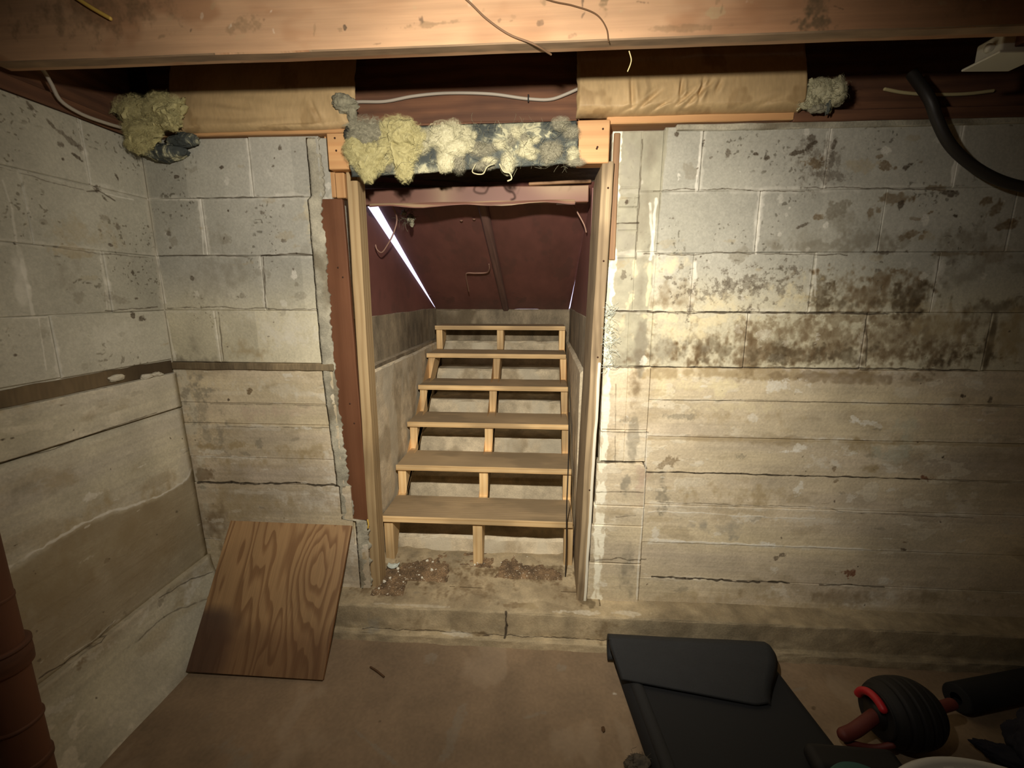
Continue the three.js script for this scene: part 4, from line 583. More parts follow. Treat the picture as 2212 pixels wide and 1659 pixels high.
// lower concrete leans out a little towards the foot
const lean = (y) => mix(0.034, 0.010, clamp((y - 0.28) / 0.8));
for (const [a, b, off] of [[0.26, 0.925, 0], [0.929, 1.070, 0.002]]) part('concrete_band', sideUV(sheet(110, 24, (u, v) => { const y = mix(a, b, v), z = 3.2 - u * 3.2; return [lean(y) + off + 0.004 * (fbm(z * 3, y * 3, 51, 3) - 0.5), y, z]; }, 0.06)), M.side, ws);
part('footing_slope', sideUV(sheet(120, 16, (u, v) => { const z = 3.2 - u * 3.2, y = mix(-0.03, 0.275, v), f = sst(0, 1, 1 - v), x = 0.046 + 0.075 * f + 0.075 * Math.pow(1 - v, 3) + 0.014 * (fbm(z * 5, y * 9, 53, 4) - 0.5); return [x, y, z]; }, 0.05)), M.side, ws, 'rough sloping concrete foot of the left wall');
part('mortar_bed', sideUV(moved(board(0.03, 0.05, 3.2, { amp: 0.005, f: 18, seg: [2, 3, 120] }), -0.016, 1.094, 1.6)), M.bed, ws, 'dark recessed bed under the lowest blocks');
part('mortar_lump', sideUV(lump(0.002, 1.092, 0.245, 0.012, 0.012, 0.030, 61, 0.4, 6)), M.side, ws);
for (const z of [0.085, 0.13]) part('mortar_lump', sideUV(lump(0.004, 1.076, z, 0.014, 0.010, 0.024, 62 + z * 10, 0.7, 6)), M.side, ws);

const wr = struct('wall_right'); part('wall_core', sideUV(pack(W, W + 0.2, -0.1, 1.923, 0, 3.2)), M.side, wr);
const wk = struct('wall_behind'); part('wall_core', planar(pack(-0.2, W + 0.2, -0.1, 2.25, 3.2, 3.4), BW, BH), M.back, wk);
const fl = struct('floor', 'bare dusty brown concrete floor'); { const g = pack(-0.2, W + 0.2, -0.12, 0, 0.02, 3.4), p = g.attributes.position, uv = g.attributes.uv; for (let i = 0; i < p.count; i++) uv.setXY(i, p.getX(i) / 3.5, p.getZ(i) / 3.5); part('floor_slab', g, M.floor, fl); }
const ft = struct('trim_1', 'rough concrete footing kerb along the foot of the back wall');
part('kerb', sheet(220, 50, (u, v) => {
  const x = 0.06 + u * (W - 0.06), prof = [[0.150, -0.03], [0.136, -0.005], [0.133, 0.026], [0.128, 0.034], [0.112, 0.036], [0.110, 0.07], [0.108, 0.130], [0.103, 0.138], [0.05, 0.141], [0, 0.142], [-0.03, 0.142]].map((q) => q), t = v * (prof.length - 1), i = Math.min(prof.length - 2, Math.floor(t)), f = t - i;
  const n = fbm(x * 9, v * 6, 70, 4) - 0.5, n2 = fbm(x * 34, v * 14, 74, 3) - 0.5, dip = -0.024 * sst(1.7, 2.6, x) * 0;
  return [x, mix(prof[i][1], prof[i + 1][1], f) + (0.009 * n + 0.005 * n2) * sst(0.08, 0.2, v) + dip, mix(prof[i][0], prof[i + 1][0], f) + 0.018 * n * (1 - v * 0.7) + 0.005 * n2];
}, 0.02), M.footing, ft);
const floorwise = (g, k, q = k) => { const p = g.attributes.position, uv = g.attributes.uv; for (let i = 0; i < p.count; i++) uv.setXY(i, p.getX(i) * k, 0.5 + (p.getY(i) - p.getZ(i)) * q); return g; };
floorwise(ft.children[0].geometry, 1 / 3.5, 1);
part('threshold', sheet(90, 40, (u, v) => { const x = mix(0.71, 1.715, u), z = mix(0.095, -0.34, v), n = fbm(x * 9, z * 9, 80, 4) - 0.5, heap = sst(-0.09, -0.24, z + 0.05 * (fbm(x * 5, 3, 85, 3) - 0.5)) * (0.25 + Math.abs(x - 1.19) * 1.3); return [x, 0.1445 + 0.008 * n + 0.034 * heap * (0.6 + 0.8 * fbm(x * 22, z * 22, 84, 3)) - 0.022 * sst(0.02, 0.095, z + 0.09 * (fbm(x * 8, 2, 88, 3) - 0.5)), z]; }, 0.1, [1, 0.4]), M.footing, ft, 'dirt-covered concrete threshold of the opening');

floorwise(ft.children[1].geometry, 1 / 3.5, 1);

// ------------------------------------------------------------------ the stairwell behind the opening
const scUV = (g, k = 1) => boxUV(g, 1, k, ++boardNo * 0.17);
function well(name, boxes) { const o = struct(name); for (const [n, m, w, h, d, x, y, z, amp] of boxes) part(n, scUV(moved(board(w, h, d, { amp, f: 6, ease: 0.01, seg: [0, 0, 0] }), x, y, z)), m, o); return o; }
well('wall_stairwell_left', [['wall_face', M.stairwell, 0.15, 1.10, 1.54, 0.658, 0.495, -0.83, 0.005], ['curb', M.curb, 0.20, 0.245, 1.50, 0.603, 1.162, -0.81, 0.004], ['curb_lip', M.curb, 0.10, 0.028, 1.48, 0.672, 1.054, -0.81, 0.006]]);
well('wall_stairwell_right', [['wall_face', M.stairwell, 0.16, 1.10, 1.30, 1.712, 0.495, -0.930, 0.004], ['curb', M.curb, 0.20, 0.245, 1.30, 1.752, 1.162, -0.930, 0.003]]);
well('wall_stairwell_far', [['wall_face', M.curb, 1.30, 1.296, 0.16, 1.17, 0.620, -1.625, 0.0008]]);
// old concrete steps under the timber stair
const cs = thing('concrete_stairs', 'old rough concrete steps hidden beneath the timber stair, seen between its treads', 'concrete steps', [1.178, 0.13, -0.85]);
[[-0.275, 0.236], [-0.595, 0.40], [-0.826, 0.560], [-1.06, 0.72], [-1.29, 0.88], [-1.475, 1.05]].forEach(([z, y], i) => { const z1 = -1.535, y0 = 0.05; part('step', scUV(moved(board(0.868, y - y0, z - z1, { amp: i ? 0.006 : 0.012, f: 11, ease: 0.012 }), 0, (y + y0) / 2 - 0.13, (z + z1) / 2 + 0.85), 1), M.stairwell, cs); });
// timber stair
const st = thing('timber_stair', 'open-riser wooden stair of six worn pine treads climbing to the cellar hatch', 'stairs', [1.178, 0.13, -0.17]);
const TY = (k) => 0.384 + 0.1565 * k, TZ = (k) => -0.17 - 0.229 * k;
for (let k = 0; k < 6; k++) {
  const dep = k === 5 ? 0.215 : 0.226, t = part('tread', moved(board(0.868, 0.026, dep, { amp: 0.0016, ease: 0.004 }), 0.004 * (k % 2) - 0.002, TY(k) - 0.013 - 0.13, TZ(k) - dep / 2 + 0.17), M.tread, st);
  part('nosing', moved(board(0.869, 0.0272, 0.008, { amp: 0.0008, ease: 0.0015, seg: [30, 3, 2] }), 0.004 * (k % 2) - 0.002, TY(k) - 0.013 - 0.13, TZ(k) - 0.002 + 0.17), M.pine, t, 'pale worn front edge of a tread');
}
function stringer(x, w, m) {
  const s = new THREE.Shape(); const P = [];
  for (let k = 0; k < 6; k++) { const z = TZ(k) - 0.014, y0 = k === 0 ? 0.145 : TY(k - 1); P.push([z, y0], [z, TY(k) - 0.026]); }
  P.push([TZ(5) - 0.14, TY(5) - 0.026]); for (let k = 5; k >= 0; k--) P.push([TZ(k) - 0.125, TY(k) - (k === 5 ? 0.10 : 0.075)]);
  P.push([TZ(0) - 0.085, 0.24]); P.push([TZ(0) - 0.05, 0.145]);
  P.forEach(([z, y], i) => (i ? s.lineTo(-z, y) : s.moveTo(-z, y)));
  const g = new THREE.ExtrudeGeometry(s, { depth: w, bevelEnabled: true, bevelSize: 0.0015, bevelThickness: 0.0015, bevelSegments: 1 }); g.rotateY(Math.PI / 2); // shape x (= -z) goes to -z
  g.translate(x - 1.178, -0.13, 0.17); boxUV(g, 1, 4, x, 0.25); return part('stringer', boxUV(g, 1, 4, x, 0.25), m, st);
}
stringer(0.752, 0.038, M.pine); stringer(1.163, 0.040, M.pine); stringer(1.577, 0.036, M.pine);

// ------------------------------------------------------------------ timber of the opening
const lj = thing('jamb_post', 'rough sawn pine upright on the left side of the stair opening', 'post', [0.767, 0.14, -0.03]); lj.rotation.z = -0.006;
part('upright', moved(board(0.040, 1.662, 0.075, { amp: 0.0018 }), 0, 0.831, -0.012), M.post, lj);
const rj = thing('jamb_post', 'deep weathered grey plank upright on the right side of the stair opening', 'post', [1.641, 0.13, -0.10]); rj.rotation.z = -0.0226;
part('upright', moved(board(0.039, 1.685, 0.285, { amp: 0.002 }), 0, 0.8425, -0.018), M.greyWood, rj);
for (const y of [0.50, 1.02, 1.36, 1.60]) part('nail', moved(lathe([[0, 0.003], [0.003, 0.002], [0.0035, 0]], 10).rotateX(Math.PI / 2), 0.004, y, 0.1252), M.nail, rj);
part('splinter', moved(board(0.010, 1.0, 0.005, { amp: 0.003, f: 14 }), 0.012, 0.5, 0.1265), M.plaster, rj, 'flaking whitewash on the lower edge of the plank');
const ca = thing('casing_board', 'red-brown painted casing board on the left of the stair opening', 'board', [0.708, 0.452, -0.014]);
{ const g = board(0.088, 1.262, 0.020, { amp: 0.0012 }); moved(g, 0.002, 0.631, 0); const p = g.attributes.position; for (let i = 0; i < p.count; i++) p.setX(i, p.getX(i) - 0.016 * (p.getY(i) / 1.262)); part('plank', g, M.brownPaint, ca); }
for (const [x, y] of [[-0.004, 1.02], [0.012, 0.985], [0.004, 0.5], [0.016, 0.42]]) part('nail', moved(lathe([[0, 0.003], [0.003, 0.002], [0.0035, 0]], 10).rotateX(Math.PI / 2), x, y, 0.0103), M.nail, ca);
const bs = thing('edge_strip', 'narrow brown wood strip between the grey post and the block wall', 'trim strip', [1.708, 1.495, -0.02]);
part('strip', moved(board(0.022, 0.415, 0.04, { amp: 0.0015, f: 14 }), 0, 0.2075, 0), M.brownStrip, bs);
solo('shim_strip', moved(board(0.030, 0.205, 0.03, { amp: 0.001 }), 0.700, 1.820, -0.022), M.newPine, 'pale narrow wood shim beside the top left block of the opening', 'shim');
solo('shim_block', moved(board(0.034, 0.086, 0.05, { amp: 0.001 }), 0.7365, 1.757, -0.022), M.newPine, 'short pale wood block standing above the red-brown casing board', 'wood block');
function headBlock(x, y, w, h, label, nails) { const t = thing('lintel_block', label, 'wood block', [x, y, 0.0]); part('plank', moved(board(w, h, 0.06, { amp: 0.001, long: 0 }), 0, h / 2, 0), M.newPine, t); for (const [a, b] of nails) part('nail', moved(lathe([[0, 0.003], [0.003, 0.002], [0.0035, 0]], 10).rotateX(Math.PI / 2), a, b, 0.0305), M.nail, t); return t; }
headBlock(0.762, 1.803, 0.100, 0.116, 'tan wood block at the left end of the black insulation', [[-0.018, 0.06], [-0.02, 0.10]]);
headBlock(1.626, 1.807, 0.106, 0.134, 'orange-tan wood block at the right end of the black insulation', [[0.030, 0.105], [0.012, 0.045], [0.014, 0.05]]);
function plank(name, label, cat, w, h, d, x, y, z, m, o) { return solo(name, moved(board(w, h, d, { amp: 0.0015, ...o }), x, y, z), m, label, cat); }
plank('sill_plate', 'pale pine sill plate on the block wall, left of the opening', 'sill plate', 0.80, 0.036, 0.14, 0.40, 1.943, -0.055, M.newPine);
plank('sill_plate', 'pale pine sill plate on the block wall, under the right kraft batt', 'sill plate', 0.60, 0.024, 0.14, 1.97, 1.944, -0.055, M.newPine);
plank('sill_plate', 'dark brown sill plate under the far right end of the rim joist', 'sill plate', 1.23, 0.034, 0.14, 2.885, 1.943, -0.058, M.oldBeam);
plank('sill_plate', 'dark brown sill plate on top of the left wall', 'sill plate', 0.13, 0.042, 3.1, -0.058, 1.941, 1.57, M.oldBeam);
plank('opening_lintel', 'dark timber lintel behind the insulation over the opening', 'lintel', 0.80, 0.100, 0.09, 1.178, 1.915, -0.075, M.oldBeam);
plank('rim_joist', 'brown rim joist on the sill above the doorway', 'joist', W, 0.245, 0.04, W / 2, 2.0835, -0.095, M.oldBeam);
plank('rim_joist', 'dark brown rim joist above the left wall', 'joist', 0.04, 0.245, 3.24, -0.055, 2.0855, 1.585, M.oldBeam);
plank('floor_joist', 'big orange-brown floor joist spanning the top of the picture', 'joist', W - 0.02, 0.240, 0.049, W / 2, 2.091, 0.4215, M.joist, { k: 1, amp: 0.003, f: 5, seg: [40, 6, 3] });
{ const g = scene.children[scene.children.length - 1].geometry, p = g.attributes.position, n = g.attributes.normal, uv = g.attributes.uv; for (let i = 0; i < p.count; i++) uv.setXY(i, (p.getX(i) + 1.75) / 3.5, (p.getY(i) + (Math.abs(n.getY(i)) > 0.7 ? p.getZ(i) * 0.8 + 0.27 : 0)) / 0.32); }
const ce = struct('ceiling', 'bare timber floor over the cellar');
for (let i = 0; i < 24; i++) part('subfloor_board', moved(board(W + 0.24, 0.022, 0.139, { amp: 0.0006, seg: [4, 2, 2] }), W / 2, 2.222, -0.05 + i * 0.14), M.subfloor, ce);
for (const z of [0.92, 1.33, 1.74, 2.15, 2.56, 2.97]) part('joist', moved(board(W - 0.02, 0.236, 0.049, { amp: 0.002, seg: [20, 3, 2] }), W / 2, 2.092, z), M.oldBeam, ce);
part('outer_board', moved(board(W + 0.5, 0.30, 0.03, { amp: 0.0005, seg: [4, 2, 2] }), W / 2, 2.09, -0.135), M.subfloor, ce);
part('outer_board', moved(board(0.03, 0.32, 3.5, { amp: 0.0005, seg: [2, 2, 4] }), -0.10, 2.07, 1.6), M.subfloor, ce);
part('outer_board', moved(board(0.03, 0.30, 3.5, { amp: 0.0005, seg: [2, 2, 4] }), W + 0.02, 2.07, 1.6), M.subfloor, ce);

// ------------------------------------------------------------------ cellar hatch
const SL = (1.769 - 1.275) / 1.24, DY = (z) => 1.769 + SL * (z + 0.3);
const ha = thing('cellar_hatch', 'dark red sloping steel cellar hatch with two leaves over the stair', 'hatch', [1.178, 1.27, -0.85]);
const off = (g) => g.translate(-1.178, -1.27, 0.85);
const leaf = (nl, nr, fl_, fr, lift) => off(sheet(24, 14, (u, v) => { const z = mix(-1.565, -0.215, v), xl = mix(fl_, nl, v), xr = mix(fr, nr, v), x = mix(xl, xr, u); return [x, DY(z) + lift * (1 - u) * v + (fl_ > 1 ? 0.007 * sst(0.15, 0, v) * sst(1.22, 1.30, x) * sst(1.46, 1.42, x) : 0) + 0.003 * (fbm(x * 3, z * 3, 96, 2) - 0.5), z]; }, 0.004, [0.8, 1.1]));
part('hatch_leaf', leaf(0.732, 1.200, 0.7005, 1.200, 0.034), M.hatch, ha); part('hatch_leaf', leaf(1.206, 1.668, 1.206, 1.6475, 0.006), M.hatch, ha);
part('stile', off(sheet(10, 20, (u, v) => { const z = mix(-1.55, -0.255, v), a = u * 4; return [1.180 + 0.046 * u, DY(z) - 0.004 - 0.014 * Math.min(1, 5 * Math.min(u, 1 - u)), z]; }, 0.003).scale(1, 1, 1)), M.hatchRib, ha, 'grey-brown rib along the middle of the hatch');
for (const [x, s] of [[0.698, 1], [1.6565, -1]]) {
  const sh = new THREE.Shape(); const z0 = s > 0 ? 0.202 : 0.245; sh.moveTo(z0, 1.27); sh.lineTo(1.575, 1.27); sh.lineTo(1.575, DY(-1.575) - 0.002); const z1 = Math.max(z0, 0.205) + 0.001; sh.lineTo(z1, DY(-z1) - 0.002); sh.lineTo(z0, DY(-z1) - 0.002); sh.closePath();
  const g = new THREE.ExtrudeGeometry(sh, { depth: 0.004, bevelEnabled: false }); g.rotateY(Math.PI / 2); g.translate(x - 0.002, 0, 0); boxUV(g, 1, 0.9, 0.1); part('side_panel', off(boxUV(g, 1, 0.9, 0.1)), M.hatch, ha);
}
part('header', off(moved(board(0.93, 0.062, 0.036, { amp: 0.003, f: 6, k: 1, along: 1 }), 1.173, 1.760, -0.222)), M.header, ha, 'scuffed red-brown head rail under the top of the hatch');
part('lip', off(sheet(60, 3, (u, v) => { const x = mix(0.765, 1.585, u), w = 0.004 * Math.sin(u * 17) + 0.008 * (fbm(u * 9, 1, 98, 3) - 0.5); return [x, mix(1.716 + w, 1.732, v) + 0.006 * u, -0.200 + 0.006 * (1 - v) + 0.003 * Math.sin(u * 23)]; }, 0.002)), M.header, ha, 'wavy bent lip under the head rail');
part('head_strip', off(moved(board(0.24, 0.012, 0.02, { amp: 0.003 }).rotateZ(0.02), 1.525, 1.800, -0.205)), M.brownStrip, ha);
part('head_flashing', off(moved(board(1.07, 0.24, 0.006, { amp: 0.001 }), 1.193, 1.912, -0.243)), M.curb, ha);
part('head_flashing', off(moved(board(1.07, 0.006, 0.128, { amp: 0.001 }), 1.193, 2.030, -0.182)), M.curb, ha);
part('prop_rod', off(tube([[0.818, 1.755, -0.30], [0.823, 1.700, -0.36], [0.808, 1.645, -0.36], [0.776, 1.590, -0.36], [0.745, 1.556, -0.36], [0.726, 1.570, -0.36], [0.721, 1.590, -0.36]], 0.0032, 50, 8)), M.rod, ha, 'bent rusty rod hanging from the head rail');
part('prop_rod', off(capped([[1.586, 1.742, -0.34], [1.610, 1.705, -0.34], [1.636, 1.66, -0.34], [1.645, 1.634, -0.345]], 0.0035, 30, 8)), M.rod, ha, 'thin slanting rod at the right of the hatch');
part('latch_handle', off(capped([[1.166, DY(-0.875) - 0.004, -0.875], [1.164, 1.513, -0.905], [1.142, 1.495, -0.955], [1.080, 1.492, -0.96], [1.026, 1.492, -0.965], [1.018, 1.478, -0.99], [1.010, 1.43, -1.08], [1.006, 1.392, -1.15]], 0.0036, 60, 8)), M.rod, ha, 'bent rod latch handle on the left leaf');
part('latch_plate', off(moved(box(0.075, 0.006, 0.03), 1.55, 1.727, -0.22)), M.steel, ha);
for (const [x, z] of [[0.72, -1.30], [1.09, -0.46], [1.15, -0.45]]) part('rivet', off(moved(lathe([[0, -0.006], [0.006, -0.004], [0.008, 0]], 12), x, DY(z) - 0.001, z)), M.rod, ha);
solo('wire_hook', tube([[0.752, 1.815, -0.10], [0.750, 1.770, -0.10], [0.757, 1.757, -0.10], [0.767, 1.762, -0.10]], 0.0016, 30, 6), M.steel, 'small bent wire hook hanging at the upper left corner of the opening', 'hook');
solo('dust_clump', mergeGeometries([lump(0.868, 1.706, -0.41, 0.016, 0.018, 0.014, 240, 0.9, 8), lump(0.846, 1.728, -0.39, 0.012, 0.012, 0.012, 241, 0.9, 6), lump(0.874, 1.682, -0.412, 0.008, 0.010, 0.008, 242, 0.9, 6), fibres(50, 243, () => [rr(0.825, 0.89), rr(1.685, 1.745), rr(-0.42, -0.38)], 0.035, 0.0006)]), M.greyWool, 'dusty cobwebbed clump stuck under the hatch near its head rail', 'dust clump');

// ------------------------------------------------------------------ insulation
const seg2 = (x, y, a) => { const dx = a[2] - a[0], dy = a[3] - a[1], t = clamp(((x - a[0]) * dx + (y - a[1]) * dy) / (dx * dx + dy * dy)); return [Math.hypot(x - a[0] - dx * t, y - a[1] - dy * t), t]; };
function kraft(name, label, x0, x1, yb, bulge, s, creases, foot, m = M.kraft) {
  const g = sheet(220, 50, (u, v) => {
    const x = mix(x0, x1, u), vb = 0.34, a = clamp((v - vb) / (1 - vb)), q = (clamp(v / vb)) * 1.57, sag = 0.004 * (fbm(x * 5, 2, s + 5, 3) - 0.5) * 2;
    let y = v < vb ? yb + 0.022 * (1 - Math.cos(q)) : mix(yb + 0.022, 2.19, a), z = v < vb ? mix(foot, 0.022 + bulge, Math.sin(q)) : 0.022 + bulge * Math.cos(a * 1.3) - 0.06 * a * a;
    let cr = 0; for (const c of creases) { const [d, t] = seg2(x, y, c), w = c[4] ?? 0.006; cr += (c[5] ?? 0.005) * (Math.exp(-((d / w) ** 2)) - 0.7 * Math.exp(-(((d - 2.2 * w) / (1.4 * w)) ** 2))) * Math.sin(clamp(t * 0.9 + 0.05) * 3.14); }
    const end = sst(0.0, 0.012, Math.min(u, 1 - u));
    return [x + (u < 0.5 ? -1 : 1) * (1 - end) * 0.008 * (fbm(y * 30, u * 9, s + 2, 3) - 0.5), y + sag, (z - cr) * mix(0.75, 1, end) + 0.012 * (fbm(x * 4, y * 5, s + 9, 3) - 0.5) + 0.003 * (fbm(x * 24, y * 18, s + 11, 2) - 0.5)];
  }, 0.003, [(x1 - x0) / 0.6, 0.5]);
  return part('paper_facing', g, m, thing(name, label, 'insulation'));
}
// a torn, crumpled flap of wool between four corners (lower left, lower right, upper right, upper left)
function flap(A, B, C, D, zb, amp, s, o) {
  return sheet(46, 40, (u, v) => {
    const e = (k, t) => 0.10 * (fbm(t * 7, k * 5.5, s + k, 4) - 0.5) * 2, uu = clamp(u, 0.001, 0.999) + e(1, v) * (u - 0.5) * 2, vv = v + e(2, u) * (v - 0.5) * 2;
    const x = mix(mix(A[0], B[0], uu), mix(D[0], C[0], uu), vv), y = mix(mix(A[1], B[1], uu), mix(D[1], C[1], uu), vv), r = 1 - Math.abs(fbm(x * 13 + y * 6, y * 15 - x * 4, s + 5, 3) - 0.5) * 2, f = fbm(x * 60, y * 60, s + 8, 3) - 0.5, rim = sst(0, 0.12, Math.min(u, 1 - u, v, 1 - v));
    return [x - o[0], y - o[1], zb + amp * (r - 0.5) * 2 * (0.35 + 0.65 * rim) + 0.010 * f - (1 - rim) * amp * 0.5 - o[2]];
  }, 0.010, [1, 1]);
}
function batt(name, label, x0, x1, yb, bulge, s, crease, foot) { const p = kraft(name, label, x0, x1, yb, bulge, s, crease, foot), t = p.parent, a = V((x0 + x1) / 2, yb, 0); t.position.copy(a); p.geometry.translate(-a.x, -a.y, -a.z); return t; }
const bl = batt('insulation_batt', 'flat tan paper-faced insulation batt above the left block wall', 0.15, 0.818, 1.934, 0.014, 400, [[0.20, 1.985, 0.75, 1.962, 0.012, 0.007], [0.30, 2.03, 0.52, 1.99, 0.010, 0.006], [0.66, 2.03, 0.70, 1.95, 0.006, 0.005], [0.74, 2.05, 0.80, 1.955, 0.008, 0.006], [0.45, 1.95, 0.70, 1.955, 0.006, 0.005]], 0.004);
const br = batt('insulation_batt', 'bulging creased tan paper-faced insulation batt above the right wall', 1.567, 2.285, 1.952, 0.040, 420, [[1.738, 2.06, 1.745, 1.955, 0.006, 0.009], [1.760, 1.960, 1.835, 2.015, 0.006, 0.010], [1.80, 1.955, 1.87, 1.985, 0.004, 0.007], [1.898, 2.05, 1.892, 1.985, 0.005, 0.010], [1.875, 1.965, 1.945, 2.015, 0.005, 0.010], [1.905, 1.962, 1.99, 2.035, 0.006, 0.011], [1.965, 2.05, 1.948, 1.97, 0.005, 0.008], [2.02, 2.04, 2.00, 2.0, 0.006, 0.006], [1.70, 1.955, 1.76, 1.972, 0.004, 0.005], [2.12, 1.96, 2.22, 1.985, 0.008, 0.006]], 0.0);
part('wool', moved(lump(0, 0, 0, 0.045, 0.030, 0.018, 430, 0.6, 12), 0.785 - bl.position.x, 2.008 - bl.position.y, 0.036 - bl.position.z), M.greyWool, bl, 'dirty grey wool bursting from the end of the batt');
part('wool', moved(lump(0, 0, 0, 0.016, 0.030, 0.012, 431, 0.6, 8), 0.812 - bl.position.x, 1.972 - bl.position.y, 0.040 - bl.position.z), M.greyWool, bl, 'dirty grey wool bursting from the end of the batt');
function tornThing(label, at, flaps, wisps, m, extra) {
  const t = thing('insulation_tuft', label, 'insulation', at);
  for (const f of flaps) part('wool', flap(...f, at), m, t);
  wisps.forEach(([x, y, z, rx, ry, rz, s], i) => part('wool', wisp(x - at[0], y - at[1], z - at[2], rx, ry, rz, s, 4), wispMat(m, i % 3), t));
  part('fibre', fibres(150, Math.round(at[0] * 1000) + 7, () => { const q = wisps[Math.floor(rnd() * wisps.length)], a = rr(0, 6.28), k = rr(0.6, 1.0); return [q[0] - at[0] + Math.cos(a) * q[3] * k, q[1] - at[1] + Math.sin(a) * q[4] * k, q[2] - at[2] + rr(0, 1) * q[5]]; }, 0.014, 0.0003), m, t).userData.kind = 'stuff';
  extra(t, at); return t;
}
tornThing('torn yellow glass wool spilling from the corner above the left wall', [0.11, 1.845, 0.05],
  [[[0.045, 1.905], [0.225, 1.935], [0.245, 2.030], [0.004, 2.000], 0.075, 0.022, 501], [[0.050, 1.858], [0.120, 1.875], [0.190, 1.960], [0.020, 1.935], 0.082, 0.020, 502], [[0.140, 1.925], [0.225, 1.915], [0.248, 2.000], [0.165, 2.015], 0.098, 0.020, 503]],
  [[0.07, 1.985, 0.085, 0.060, 0.036, 0.016, 511], [0.18, 1.985, 0.10, 0.055, 0.040, 0.020, 512], [0.215, 1.950, 0.108, 0.034, 0.028, 0.016, 513], [0.10, 1.925, 0.098, 0.060, 0.026, 0.016, 514], [0.085, 1.885, 0.095, 0.042, 0.030, 0.016, 515]], M.yellowWool, (t, a) => {
    part('black_facing', lump(0.115 - a[0], 1.868 - a[1], 0.03 - a[2], 0.080, 0.030, 0.032, 510, 0.45, 10), M.membrane, t, 'black facing under the wool'); part('black_facing', lump(0.190 - a[0], 1.908 - a[1], 0.03 - a[2], 0.055, 0.024, 0.028, 511, 0.5, 10), M.membrane, t, 'black facing under the wool'); });
tornThing('torn pale yellow wool at the right end of the tan batt', [2.33, 1.935, 0.03],
  [[[2.262, 1.955], [2.330, 1.962], [2.395, 2.035], [2.290, 2.040], 0.045, 0.016, 520], [[2.325, 1.968], [2.372, 1.950], [2.402, 2.020], [2.340, 2.03], 0.045, 0.016, 521]],
  [[2.32, 1.995, 0.055, 0.042, 0.034, 0.012, 522], [2.295, 1.970, 0.055, 0.030, 0.018, 0.010, 523], [2.372, 2.000, 0.055, 0.024, 0.032, 0.012, 524]], M.paleWool, (t, a) => { part('torn_paper', lump(2.325 - a[0], 1.948 - a[1], 0.052 - a[2], 0.026, 0.012, 0.010, 525, 0.9, 8), M.greyWool, t, 'dark torn scrap in the wool'); part('torn_paper', lump(2.352 - a[0], 1.956 - a[1], 0.05 - a[2], 0.009, 0.026, 0.008, 526, 0.9, 8), M.membrane, t, 'dark torn scrap in the wool'); });
